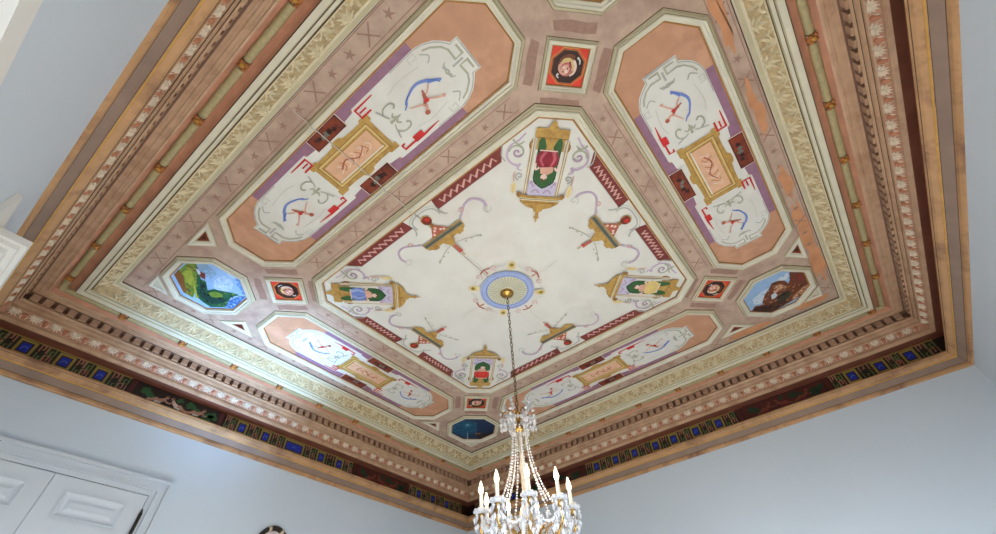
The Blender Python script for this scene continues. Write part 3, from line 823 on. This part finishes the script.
    for sv in (1, -1):
        B = Art(F, base=.0060)
        B.rect(-.138, sv*.153, .138, sv*.248, 'fleshpale'); B.rect(-.133, sv*.157, .133, sv*.246, 'rustblack'); B.rect(-.126, sv*.163, .126, sv*.241, 'rust')
        for i in range(5):
            B.blob((-.06+.03*i, sv*(.198+random.uniform(-.01,.01))), .016, ('slate' if i in (1,2) else 'rustblack'), jag=.5); B.h -= B.step
        B.up(); B.build('dark_plaque', root)
X, Y = Vector((1,0)), Vector((0,1))
long_panel((0,-1.732), Y, X, 1.03, 1., 'long painted panel between the pale sky and horse and rider octagons')
long_panel((0,1.755), -Y, -X, 1.03, 1., 'long painted panel between the red house and moonlit sea octagons, washed in bluish light')
long_panel((-1.572,0), X, -Y, 1.17, 1.22, 'long painted panel with ochre tablet crossed by the thin cable')
long_panel((1.578,0), -X, Y, 1.17, 1.22, 'long painted panel between moonlit sea and horse octagons, just above the chandelier crown')

# ---------------------------------------------------------------- corner octagon paintings
PNT = {"nw":{"deep":[[-1.678,1.445],[-1.461,1.45],[-1.337,1.61],[-1.372,1.63],[-1.479,1.525],[-1.594,1.494],[-1.666,1.49]],"cloud":[[-1.584,1.662],[-1.592,1.598],[-1.565,1.549],[-1.517,1.538],[-1.47,1.589],[-1.449,1.66],[-1.48,1.705],[-1.521,1.73],[-1.559,1.72]],"cloud2":[[-1.589,1.488],[-1.544,1.473],[-1.489,1.507],[-1.506,1.526],[-1.554,1.52]],"mountain":[[-1.775,1.556],[-1.72,1.517],[-1.612,1.56],[-1.616,1.651],[-1.674,1.656],[-1.73,1.614]],"grass":[[-1.817,1.802],[-1.807,1.583],[-1.773,1.557],[-1.709,1.66],[-1.64,1.818],[-1.603,1.949],[-1.681,1.94]],"earth":[[-1.817,1.802],[-1.818,1.724],[-1.761,1.773],[-1.664,1.921],[-1.681,1.94]],"sun":[[-1.789,1.716],[-1.762,1.651],[-1.701,1.74],[-1.677,1.823],[-1.728,1.807]],"path":[[-1.718,1.724],[-1.707,1.718],[-1.642,1.821],[-1.575,1.918],[-1.587,1.931],[-1.653,1.833]],"trees":[[-1.771,1.562],[-1.725,1.626],[-1.662,1.704],[-1.626,1.699],[-1.569,1.783],[-1.546,1.735],[-1.51,1.717],[-1.468,1.693],[-1.44,1.676],[-1.383,1.651],[-1.412,1.721],[-1.401,1.788],[-1.382,1.868],[-1.461,1.949],[-1.532,1.936],[-1.584,1.915],[-1.642,1.821],[-1.705,1.674]],"dark":[[-1.656,1.726],[-1.622,1.724],[-1.55,1.831],[-1.444,1.77],[-1.407,1.787],[-1.443,1.876],[-1.511,1.924],[-1.587,1.873]],"light":[[-1.552,1.802],[-1.529,1.75],[-1.464,1.734],[-1.471,1.789],[-1.514,1.829]],"water":[[-1.382,1.868],[-1.401,1.781],[-1.373,1.67],[-1.341,1.626],[-1.33,1.822]],"house":[[-1.714,1.628],[-1.672,1.621],[-1.64,1.679],[-1.678,1.679]],"roof":[[-1.744,1.62],[-1.715,1.621],[-1.692,1.645],[-1.699,1.666]]},"es":{"cloud":[[1.533,-1.552],[1.49,-1.645],[1.473,-1.729],[1.408,-1.822],[1.4,-1.885],[1.476,-1.866],[1.469,-1.792],[1.499,-1.69],[1.557,-1.65],[1.642,-1.602],[1.621,-1.542]],"brown":[[1.396,-1.893],[1.485,-1.991],[1.674,-1.99],[1.674,-1.957],[1.604,-1.912],[1.573,-1.842],[1.487,-1.879]],"drape":[[1.442,-1.919],[1.486,-1.969],[1.599,-1.973],[1.536,-1.928]],"horse":[[1.631,-1.608],[1.544,-1.654],[1.5,-1.698],[1.437,-1.738],[1.439,-1.792],[1.473,-1.836],[1.56,-1.861],[1.607,-1.949],[1.671,-1.98],[1.767,-1.905],[1.805,-1.786],[1.832,-1.64],[1.696,-1.495],[1.642,-1.536],[1.667,-1.611]],"arm":[[1.729,-1.844],[1.677,-1.926],[1.654,-1.989],[1.684,-1.988],[1.747,-1.918],[1.766,-1.843]],"hide":[[1.478,-1.735],[1.492,-1.801],[1.568,-1.836],[1.601,-1.805],[1.557,-1.738]],"white":[[1.582,-1.696],[1.569,-1.734],[1.621,-1.74],[1.648,-1.71],[1.635,-1.685]],"white2":[[1.536,-1.724],[1.556,-1.761],[1.583,-1.75],[1.565,-1.723]],"ground":[[1.696,-1.495],[1.664,-1.546],[1.713,-1.664],[1.729,-1.773],[1.792,-1.789],[1.832,-1.64]],"dark":[[1.63,-1.75],[1.623,-1.83],[1.697,-1.844],[1.744,-1.753],[1.703,-1.715]]},"be":{"teal":[[1.373,1.918],[1.35,1.72],[1.401,1.621],[1.511,1.616],[1.674,1.771],[1.635,1.946],[1.471,1.98]],"glow":[[1.439,1.786],[1.417,1.729],[1.432,1.692],[1.478,1.682],[1.519,1.703],[1.525,1.744],[1.487,1.784]],"moon":[[1.443,1.725],[1.452,1.709],[1.473,1.719],[1.48,1.737],[1.466,1.745]],"refl":[[1.595,1.852],[1.602,1.846],[1.724,1.95],[1.716,1.958]],"land":[[1.676,1.809],[1.709,1.741],[1.77,1.689],[1.781,1.611],[1.821,1.636],[1.841,1.838],[1.812,1.874],[1.762,1.815]],"land2":[[1.667,1.794],[1.698,1.746],[1.759,1.724],[1.743,1.784],[1.706,1.805]],"shore":[[1.669,1.548],[1.701,1.531],[1.741,1.57],[1.711,1.568]]}}
def octagon(sx, sy, label, base, layers, data):
    cx, cy = sx*1.578, sy*1.738
    root = empty('octagonal_painting', (cx, cy, ZC)); tag(root, label, 'painting', 'octagonal corner paintings')
    pts = octo(cx, cy, .247, .247, .145, .145)
    frame('frame_moulding', pts, fprof(.066, .032), root)
    A = Art(ceil_f); A.poly(pts, base)
    rnd = random.Random(int(cx*100+cy*10))
    def inside(p, q):
        r_ = False; n = len(q)
        for i in range(n):
            (x0, y0), (x1, y1) = q[i], q[i-1]
            if (y0 > p[1]) != (y1 > p[1]) and p[0] < (x1-x0)*(p[1]-y0)/(y1-y0)+x0: r_ = not r_
        return r_
    DAB = dict(grass=('grasslight','tree','earth'), trees=('treedark','tree','grass'), dark=('tree','black'), cloud=('cloud','cloudsoft','skyblue'), cloud2=('skyblue','cloudsoft'), deep=('skyblue','deepblue'),
               mountain=('skyblue','mount'), horse=('browndark','brownlight','brown'), brown=('brickred','browndark'), hide=('brown','salmon'), ground=('brown','black'), teal=('navy','tealglow'), glow=('tealblue','tealglow'), land=('browndark','black'), land2=('brownlight','browndark'), water=('skyblue','deepblue'), arm=('salmon','brown'))
    for key, k in layers:
        A.poly(data[key], k)
        ks = DAB.get(key)
        if not ks: continue
        q = data[key]; x0, x1 = min(p[0] for p in q), max(p[0] for p in q); y0, y1 = min(p[1] for p in q), max(p[1] for p in q)
        for j in range(int(16+(x1-x0)*(y1-y0)*900)):
            p = (rnd.uniform(x0, x1), rnd.uniform(y0, y1))
            if not inside(p, q) or not inside(p, [(cx+(a_-cx)*.93, cy+(b_-cy)*.93) for a_, b_ in pts]): continue
            r_ = rnd.uniform(.006, .013); h0 = A.h; A.h += rnd.uniform(0, A.step*.6)
            t0 = rnd.uniform(0, 6.28)
            A.face([A.fn(p[0]+r_*rnd.uniform(.6,1.3)*math.cos(t0+2*PI*i/7), p[1]+r_*rnd.uniform(.6,1.3)*math.sin(t0+2*PI*i/7), A.h) for i in range(7)], ks[j % len(ks)])
            A.h = h0
        A.up()
    A.build('painted_scene', root)
octagon(-1, 1, 'octagonal landscape painting with a red house, green trees and blue sky', 'skyblue',
        [('deep','deepblue'),('cloud2','cloudsoft'),('cloud','cloudsoft'),('mountain','mount'),('grass','grass'),('earth','earth'),('sun','grasslight'),('trees','tree'),('dark','treedark'),('light','grass'),('path','grasslight'),('water','water'),('house','brickred'),('roof','cloud')], PNT['nw'])
octagon(1, -1, 'octagonal painting of a brown horse and rider under clouds', 'skyblue',
        [('cloud','cloud'),('brown','brown'),('drape','brickred'),('horse','brown'),('ground','browndark'),('hide','brownlight'),('dark','browndark'),('arm','brownlight'),('white','cloud'),('white2','flesh')], PNT['es'])
octagon(1, 1, 'octagonal painting of a dark blue moonlit sea, next to the chandelier crown', 'navy',
        [('teal','tealblue'),('glow','tealglow'),('moon','moonpale'),('refl','moonpale'),('land','black'),('land2','browndark'),('shore','black')], PNT['be'])
octagon(-1, -1, 'octagonal painting with a pale cloudy sky, beside the medallion above the crimson figure', 'skyblue',
        [('a','cloud'),('b','greengrey'),('c','treedark')],
        dict(a=[(-1.45,-1.80),(-1.36,-1.70),(-1.42,-1.58),(-1.56,-1.62)], b=[(-1.50,-1.50),(-1.33,-1.66),(-1.335,-1.62),(-1.48,-1.495)], c=[(-1.70,-1.50),(-1.48,-1.495),(-1.52,-1.56),(-1.70,-1.60)]))

# ---------------------------------------------------------------- square medallions
for sx, sy, label in ((-1,-1,'red square portrait medallion between the crimson-robed figure and the pale sky octagon'), (1,-1,'red square portrait medallion beside the horse and rider octagon'),
                      (-1,1,'red square portrait medallion beside the red house landscape octagon'), (1,1,'red square portrait medallion beside the moonlit sea octagon')):
    cx, cy = sx*1.165, sy*1.333
    root = empty('portrait_medallion', (cx, cy, ZC)); tag(root, label, 'medallion', 'square portrait medallions')
    r = .142
    pts = [(cx-r,cy),(cx,cy-r),(cx+r,cy),(cx,cy+r)]
    frame('frame_moulding', pts, fprof(.044, .024), root)
    e = Vector((-sx,-sy)).normalized(); t = Vector((-e.y, e.x)); c0 = Vector((cx,cy))
    F = lambda u, v, h: (*(c0+e*u+t*v), ZC-h)
    A = Art(F); q = r/math.sqrt(2)
    A.poly([(-q,-q),(q,-q),(q,q),(-q,q)], 'redfresh')
    oc = lambda R: [(R*math.cos(PI/8+j*PI/4), R*math.sin(PI/8+j*PI/4)) for j in range(8)]
    A.poly(oc(q*1.06), 'ochre'); A.poly(oc(q*1.02), 'redfresh'); A.poly(oc(q*.97), 'ochredark'); A.poly(oc(q*.92), 'rustblack')
    A.disc((-.004,.004), .055, 'brownlight', ry=.050)
    A.disc((-.010,-.022), .030, 'ochrelight', ry=.026); A.disc((-.030,.010), .030, 'ochrelight', ry=.030)
    A.stroke([(-.05,-.03),(-.058,0),(-.045,.035),(-.01,.05)], .024, 'brown', w1=.010)
    A.disc((.012,.008), .038, 'rose', ry=.032, rot=.5); A.disc((.016,.012), .030, 'flesh', ry=.025, rot=.5)
    A.stroke([(-.02,.035),(.01,.046),(.035,.034)], .016, 'flesh', w1=.008)
    A.stroke([(-.035,-.03),(-.005,-.045),(.028,-.040),(.046,-.020)], .016, 'fleshpale', w1=.008)
    A.disc((.024,.004), .010, 'fleshpale'); A.disc((.004,.018), .009, 'fleshpale'); A.stroke([(.004,.002),(.012,-.004)], .006, 'crimson', smooth=False); A.stroke([(.022,.024),(.030,.018)], .006, 'crimson', smooth=False)
    A.stroke([(-.03,-.005),(-.01,-.015),(.0,-.005)], .010, 'brown', w1=.005)
    A.stroke([(.038,.045),(.050,.052),(.062,.040)], .012, 'greypale', w1=.005); A.stroke([(-.055,-.045),(-.04,-.06),(-.02,-.064)], .012, 'greypale', w1=.005)
    A.build('painted_portrait', root)

# ---------------------------------------------------------------- small triangular panels
def tri(pts, inset, label, dark=True):
    c = Vector((sum(p[0] for p in pts)/3, sum(p[1] for p in pts)/3))
    root = empty('triangular_panel', (c.x, c.y, ZC)); tag(root, label, 'ceiling panel', 'small triangular panels of the ceiling')
    inner = [tuple(c+(Vector(p)-c)*inset) for p in pts]
    mb = MB()
    lev = [(1.,.0005,'cream2'),(.97,.010,'cream'),(.80,.014,'palewhite'),(.62,.012,'cream'),(inset,.004,'goldline')]
    lp = [([ceil_f(*(c+(Vector(p)-c)*s), h) for p in pts], k) for s, h, k in lev]
    for (a_, k), (b_, _) in zip(lp, lp[1:]):
        for i in range(3): mb.face([a_[i], a_[(i+1)%3], b_[(i+1)%3], b_[i]], k)
    mb.build('frame_moulding', root)
    A = Art(ceil_f)
    A.poly(inner, 'goldline' if dark else 'cream')
    if dark:
        A.poly([tuple(c+(Vector(p)-c)*inset*.86) for p in pts], 'rust'); A.poly([tuple(c+(Vector(p)-c)*inset*.4) for p in pts], 'rustblack')
    A.build('inset', root)
names = {(-1,1):'red house landscape', (1,-1):'horse and rider octagon', (1,1):'moonlit sea octagon', (-1,-1):'pale sky octagon'}
for (sx, sy), nm in names.items():
    tri([(sx*1.90, sy*1.14), (sx*1.90, sy*1.46), (sx*1.745, sy*1.30)], .42, 'triangular panel between the '+nm+(' and the long panel with the cable' if sx < 0 else ' and the panel above the chandelier crown'))
    tri([(sx*1.03, sy*2.055), (sx*1.33, sy*2.055), (sx*1.18, sy*1.905)], .42, 'triangular panel by the '+nm+(' on the door wall border' if sy > 0 else ' on the grey side wall border'))
    tri([(sx*1.895, sy*2.055), (sx*1.895, sy*1.895), (sx*1.735, sy*2.055)], .5, 'plain cream triangular panel in the ceiling corner outside the '+nm, dark=False)

# ---------------------------------------------------------------- thin cable across the ceiling
mb = MB()
def zz(x):
    x = abs(x)
    for c0, dr, w_, h_ in ((1.03,1,.088,.034),(1.322,-1,.066,.03),(1.822,1,.066,.03)):
        o_ = (x-c0)*dr
        if 0 <= o_ <= w_:
            pf = fprof(w_, h_)
            for (o0, z0_, _), (o1, z1_, _) in zip(pf, pf[1:]):
                if o0 <= o_ <= o1 and o1 > o0: return ZC-.0035-(z0_+(z1_-z0_)*(o_-o0)/(o1-o0))
    return ZC-(.0105 if 1.322 < x < 1.822 else .006)
xs = [-.04-.0195*i for i in range(101)]
mb.tube([(x, .0225, zz(x)) for x in xs], .0012, 'cable_shade', n=6)  # thin darker tube imitating the shade beside the cable
mb.tube([(x, .0265, zz(x)) for x in xs], .0022, 'cable', n=6)
tag(mb.build('cable', None, (-.04, .02, ZC)), 'thin cable with shade line running over the ceiling from the rosette across a side panel', 'cable')

# ---------------------------------------------------------------- chandelier
CX, CY = .017, .017
ch = empty('chandelier', (CX, CY, ZC)); tag(ch, 'crystal chandelier with lit candle bulbs and bead strands hanging from the central rosette', 'chandelier')
mb = MB(); mb.lathe((CX,CY,ZC), [(.012,-.060),(.020,-.052),(.034,-.044),(.050,-.036),(.056,-.024),(.056,-.012),(.050,-.003)], 'brass', 24)
mb.build('canopy', ch)
mb = MB()
nl = 28; z0, z1 = ZC-.055, ZC-1.082; pitch = (z0-z1)/nl
for i in range(nl):
    zc = z0-pitch*(i+.5); a_ = .5+(PI/2 if i % 2 else 0)+i*.05
    pts = []
    for j in range(15):
        t = 2*PI*j/14
        lx = .0085*math.cos(t); lz = pitch*.60*math.sin(t)
        pts.append((CX+lx*math.cos(a_), CY+lx*math.sin(a_), zc+lz))
    mb.tube(pts, .0030, 'chainmetal', n=5, cap=False)
mb.build('chain', ch)
Z0 = ZC-1.115
mb = MB()
mb.lathe((CX,CY,Z0), [(.006,.035),(.012,.02),(.030,.012),(.036,.0),(.030,-.010),(.014,-.02),(.010,-.05),(.020,-.07),(.034,-.085),(.030,-.10),(.012,-.11)], 'brass', 16)
crown = mb.build('crown', ch)
for i in range(8):
    t = 2*PI*i/8+.2; dx, dy = math.cos(t), math.sin(t)
    mb = MB()
    P_ = lambda r, z: (CX+dx*r, CY+dy*r, Z0+z)
    mb.tube(cat_rom([P_(.02,-.02), P_(.06,.01), P_(.095,.01), P_(.11,-.02)], 4), .004, 'brass', n=5)
    if i % 2 == 0:
        for z in (.022,.048,.072,.092): mb.gem(P_(.075+(.012 if z > .06 else 0), z), .018-.09*(z-.02), .030, 'crystal')
    for r, z, q, h in ((.112,-.035,.012,.036),(.114,-.070,.011,.038),(.086,-.03,.011,.034),(.082,-.066,.012,.038),(.06,-.045,.011,.036),(.058,-.085,.011,.036),(.108,.0,.013,.024),(.042,-.02,.011,.03)):
        mb.gem((CX+dx*r-dy*.012*(i % 3-1), CY+dy*r+dx*.012*(i % 3-1), Z0+z), q, h, 'crystal')
    for j in range(3):
        mb.gem((CX+dx*(.03+.022*j)-dy*.012*(j-1), CY+dy*(.03+.022*j)+dx*.012*(j-1), Z0-.012-.012*j), .013, .034, 'crystal'); mb.gem((CX+dx*(.10)-dy*.016*(j-1), CY+dy*.10+dx*.016*(j-1), Z0-.05-.01*j), .010, .036, 'crystal')
    mb.build('crown_branch', crown)
mb = MB()
mb.lathe((CX,CY,ZC), [(.010,-1.18),(.014,-1.22),(.010,-1.26),(.012,-1.40),(.020,-1.44),(.014,-1.48),(.016,-1.62),(.030,-1.66),(.045,-1.70),(.040,-1.74),(.022,-1.78),(.03,-1.84),(.06,-1.90),(.055,-1.96),(.02,-2.02),(.008,-2.06)], 'stemglass', 16)
mb.build('stem', ch)
for i in range(9):          # strands of crystal beads from the crown to the ring
    t = 2*PI*(i+.5)/9; dx, dy = math.cos(t), math.sin(t); mb = MB(); n = 30
    for j in range(n+1):
        s = j/n; r = .045+.115*s**2.0; z = -1.195-.47*s-.02*math.sin(PI*s)
        q = (CX+dx*r, CY+dy*r, ZC+z)
        mb.ball(q, .0068 if j % 2 else .0050, 'crystal', 6, 4)
    mb.build('bead_strand', ch)
# nine arms
TH0 = math.atan2(-1.4354, -2.102)+math.radians(5)
ARM_R = .247
for i in range(9):
    t = TH0+2*PI*i/9; dx, dy = math.cos(t), math.sin(t)
    P_ = lambda r, z, s=0.: (CX+dx*r-dy*s, CY+dy*r+dx*s, ZC+z)
    mb = MB()
    mb.tube(cat_rom([P_(.03,-1.80), P_(.08,-1.86), P_(.15,-1.87), P_(.22,-1.82), P_(.258,-1.75), P_(ARM_R,-1.70)], 6), [.008]*16+[.006]*15, 'brass', n=7)
    mb.tube(cat_rom([P_(.10,-1.86), P_(.13,-1.80), P_(.175,-1.78), P_(.19,-1.81), P_(.17,-1.835)], 5), .005, 'brass', n=5)
    mb.tube(cat_rom([P_(.05,-1.83), P_(.075,-1.76), P_(.12,-1.74), P_(.145,-1.765)], 5), .0055, 'brass', n=5)
    mb.lathe(P_(ARM_R,-1.70), [(.008,-.02),(.014,-.01),(.012,.0),(.018,.012),(.014,.02)], 'brass', 10)
    arm = mb.build('arm', ch)
    mb = MB()
    mb.lathe(P_(ARM_R,-1.685), [(.010,-.006),(.028,-.004),(.040,.006),(.043,.012),(.036,.009),(.014,.004)], 'crystal', 14)
    for j in range(9):
        u = 2*PI*j/9; c = P_(ARM_R,-1.676); mb.ball((c[0]+.036*math.cos(u), c[1]+.036*math.sin(u), c[2]), .010, 'crystal', 6, 4)
    mb.build('drip_pan', arm)
    mb = MB(); mb.lathe(P_(ARM_R,-1.682), [(.010,0),(.0105,.01),(.010,.085),(.007,.09)], 'candle', 12); mb.build('candle', arm)
    mb = MB(); mb.lathe(P_(ARM_R,-1.594), [(.006,.0),(.011,.010),(.0135,.022),(.012,.036),(.007,.054),(.002,.072)], 'bulb', 12); mb.build('bulb', arm)
    mb = MB()
    for j in range(8):
        u = 2*PI*j/8; c = P_(ARM_R,-1.705)
        mb.gem((c[0]+.036*math.cos(u), c[1]+.036*math.sin(u), c[2]-.012*(j % 2)), .009, .040, 'crystal')
        mb.gem((c[0]+.030*math.cos(u), c[1]+.030*math.sin(u), c[2]-.048), .009, .040, 'crystal')
    mb.build('pan_fringe', arm); mb = MB()
    wire = []
    for r, z in ((.21,-1.80),(.17,-1.83),(.13,-1.85),(.235,-1.82),(.19,-1.86),(.15,-1.90),(.10,-1.90),(.11,-1.77),(.15,-1.75),(.19,-1.755),(.23,-1.78),(.255,-1.80)):
        for s in (-.035, 0, .035):
            gp = P_(r+random.uniform(-.01,.01), z+random.uniform(-.015,.015), s+random.uniform(-.012,.012)); wire.append(gp); mb.gem(gp, .0105, .042, 'crystal')
    mb.tube(wire, .0012, 'brass', 4)
    mb.build('crystal_drops', arm); mb = MB()
    # swag to the next arm
    t2 = TH0+2*PI*(i+1)/9
    for j in range(1, 14):
        s = j/14; r = ARM_R-.012*math.sin(PI*s); tt = t+(t2-t)*s; z = -1.715-.075*math.sin(PI*s)
        mb.ball((CX+r*math.cos(tt), CY+r*math.sin(tt), ZC+z), .0075, 'crystal', 6, 4)
    mb.build('bead_swag', arm)
    # lamp in the bulb
    ld = bpy.data.lights.new('bulb_light', 'POINT'); ld.energy = 1.1; ld.color = (1.0, .76, .52); ld.shadow_soft_size = .014
    lo = bpy.data.objects.new('bulb_light', ld); COL.objects.link(lo); lo.location = P_(ARM_R, -1.50)

# ---------------------------------------------------------------- white double door on the north wall
dr = empty('door_1', (-1.60, RL, 0)); tag(dr, kind='structure')
FD = lambda x, d, z: (x, RL-d, ZC+z)
ZB = -ZC+.001
def jamb(mb, x0, x1, ztop, zside):
    pass
mb = MB()
L_, R_ = -2.275, -.925
for o, w, dd in ((0, .022, .050), (.022, .043, .030), (.065, .012, .040), (.077, .033, .024)):
    mb.box(FD, (L_+o, .001, ZB), (L_+o+w, dd, -1.062-o), 'door'); mb.box(FD, (R_-o-w, .001, ZB), (R_-o, dd, -1.062-o), 'door')
    mb.box(FD, (L_+o+w, .001, -1.062-o-w), (R_-o-w, dd, -1.062-o), 'door')
mb.box(FD, (L_+.11, .001, ZB), (R_-.11, .003, -1.172), 'gap')
mb.build('door_frame', dr)
def leafd(x0, x1, nm):
    root = None; mb = MB()
    mb.box(FD, (x0, .004, ZB), (x1, .012, -1.178), 'door')
    st = .095
    rows = ((-1.255, -1.415), (-1.52, -2.55), (-2.66, -3.62))
    edges = [-1.178]
    # stiles and rails
    mb.box(FD, (x0, .012, ZB), (x0+st, .026, -1.178), 'door'); mb.box(FD, (x1-st, .012, ZB), (x1, .026, -1.178), 'door')
    zprev = -1.178
    for a_, b_ in rows:
        mb.box(FD, (x0+st, .012, a_), (x1-st, .026, zprev), 'door'); zprev = b_
    mb.box(FD, (x0+st, .012, ZB), (x1-st, .026, zprev), 'door')
    lf = mb.build('door_leaf', dr)
    for a_, b_ in rows:
        m2 = MB(); q0, q1 = x0+st, x1-st
        loops = [(0,.034,0),(0,.034,.012),(0,.020,.030),(0,.018,.042),(0,.028,.062)]
        prev = None
        for _, d, o in loops:
            cur = [FD(q0+o,d,a_-o), FD(q1-o,d,a_-o), FD(q1-o,d,b_+o), FD(q0+o,d,b_+o)]
            if prev:
                for i in range(4): m2.face([prev[i], prev[(i+1)%4], cur[(i+1)%4], cur[i]], 'door')
            prev = cur
        m2.face(prev, 'door'); m2.build('door_panel', lf)
leafd(L_+.114, -1.607, 'l'); leafd(-1.600, R_-.114, 'r')
mb = MB(); mb.box(FD, (-1.606, .02, ZB), (-1.592, .034, -1.18), 'door'); mb.build('astragal', dr)
mb = MB(); mb.tube([FD(-1.034,.036,-1.265), FD(-1.034,.044,-1.30), FD(-1.034,.044,-1.43), FD(-1.034,.036,-1.47)], [.003,.011,.011,.003], 'iron', 8); tag(mb.build('hinge', dr), 'dark metal hinge')

# ---------------------------------------------------------------- white surround with cornice on the west wall
FW = lambda s, d, z: (-RW+d, s, ZC+z)
mb = MB()
mb.box(FW, (.555, .001, ZB), (.80, .022, -.975), 'doorwhite'); mb.box(FW, (2.05, .001, ZB), (2.30, .022, -.975), 'doorwhite'); mb.box(FW, (.80, .001, -1.22), (2.05, .022, -.975), 'doorwhite')
mb.box(FW, (.80, .001, ZB), (2.05, .006, -1.22), 'door')
sur = mb.build('door_2'); tag(sur, kind='structure')
mb = MB()
for d, za, zb, s0 in ((.130,-1.003,-1.035,.757),(.112,-1.035,-1.055,.775),(.090,-1.055,-1.085,.797),(.066,-1.085,-1.100,.82),(.045,-1.100,-1.14,.845)):
    mb.box(FW, (s0, .0225, zb), (2.86-s0, d, za), 'doorwhite')
mb.build('door_cornice', sur)

# ---------------------------------------------------------------- oval frame on the north wall, only its top in view
root = empty('wall_mirror', (.0, RL, ZC-1.40)); tag(root, 'dark rounded wall mirror frame with pale stripes hanging on the white door wall', 'mirror')
FM = lambda a_, r, d: (.0+r*.8*math.sin(a_), RL-d, ZC-1.375+r*1.05*math.cos(a_))
mb = MB(); n = 40
for j in range(n):
    a0, a1 = 2*PI*j/n, 2*PI*(j+1)/n
    k = 'framepale' if j % 5 == 2 else 'framedark'
    mb.grid([[FM(a0, .19+.02*math.cos(th)*-1, .008+.030*abs(math.sin(th))) for th in [PI*q/6 for q in range(7)]], [FM(a1, .19-.02*math.cos(th), .008+.030*abs(math.sin(th))) for th in [PI*q/6 for q in range(7)]]], k)
mb.build('frame', root)
mb = MB(); mb.face([FM(2*PI*j/n, .172, .010) for j in range(n)], 'mirror'); mb.grid([[FM(2*PI*j/n, .205, .001) for j in range(n)], [FM(2*PI*j/n, .205, .012) for j in range(n)]], 'framedark', closed=True)
mb.build('glass', root)

# ---------------------------------------------------------------- floor boards (seen only in bounce light)
# ---------------------------------------------------------------- light
def area(name, loc, rot, sx, sy, e, col, spread=None):
    l = bpy.data.lights.new(name, 'AREA'); l.shape = 'RECTANGLE'; l.size = sx; l.size_y = sy; l.energy = e; l.color = col
    if spread: l.spread = spread
    o = bpy.data.objects.new(name, l); COL.objects.link(o); o.location = loc; o.rotation_euler = rot; return o
area('added_daylight', (-RW-.10, -.4, 1.33), (0, -PI/2+.75, 0), 2.0, 1.15, 190, (.84,.92,1.0), math.radians(120))  # added area lamp, tilted down so the floor lights the room from below
area('added_daylight', (-.6, -RL-.10, 1.33), (PI/2-.75, 0, 0), 1.35, 2.0, 170, (.84,.92,1.0), math.radians(120))  # second added lamp, set in the assumed south window
# added spot standing in for daylight bounced up by the door wall
l = bpy.data.lights.new('added_bounce_spot', 'SPOT'); l.energy = 1400; l.color = (.34,.60,1.0); l.spot_size = math.radians(32); l.spot_blend = 1.; l.shadow_soft_size = .25
o = bpy.data.objects.new('added_bounce_spot', l); COL.objects.link(o); o.location = (-.05, .95, .35)
tgt = Vector((-.92, 2.1, ZC)); d = (tgt-o.location).normalized(); o.rotation_euler = d.to_track_quat('-Z', 'Y').to_euler()
w = bpy.data.worlds.new('World'); w.use_nodes = True; scene.world = w
bg = w.node_tree.nodes['Background']; bg.inputs['Color'].default_value = (.75,.85,1,1); bg.inputs['Strength'].default_value = .6

# ---------------------------------------------------------------- camera
f_px = 428.187
Rm = ((0.6245469942970405, -0.7794910549147662, -0.04831922207980132), (-0.5591127285732569, -0.48945688425802353, 0.6691972169695534), (0.545283420490574, 0.3909292183507042, 0.7415121965131845))
cd = bpy.data.cameras.new('camera'); cam = bpy.data.objects.new('camera', cd); COL.objects.link(cam)
cd.sensor_fit = 'HORIZONTAL'; cd.sensor_width = 36; cd.lens = f_px*36/996; cd.clip_start = .01
r, u, fw = [Vector(v) for v in Rm]
mw = Matrix(((r.x,u.x,-fw.x,-2.08515),(r.y,u.y,-fw.y,-1.41847),(r.z,u.z,-fw.z,ZC-2.5),(0,0,0,1)))
cam.matrix_world = mw
scene.camera = cam
vs = scene.view_settings
scene.display_settings.display_device = 'sRGB'
vs.view_transform = 'Standard'; vs.look = 'None'; vs.gamma = 1; vs.use_curve_mapping = False; vs.exposure = -0.06
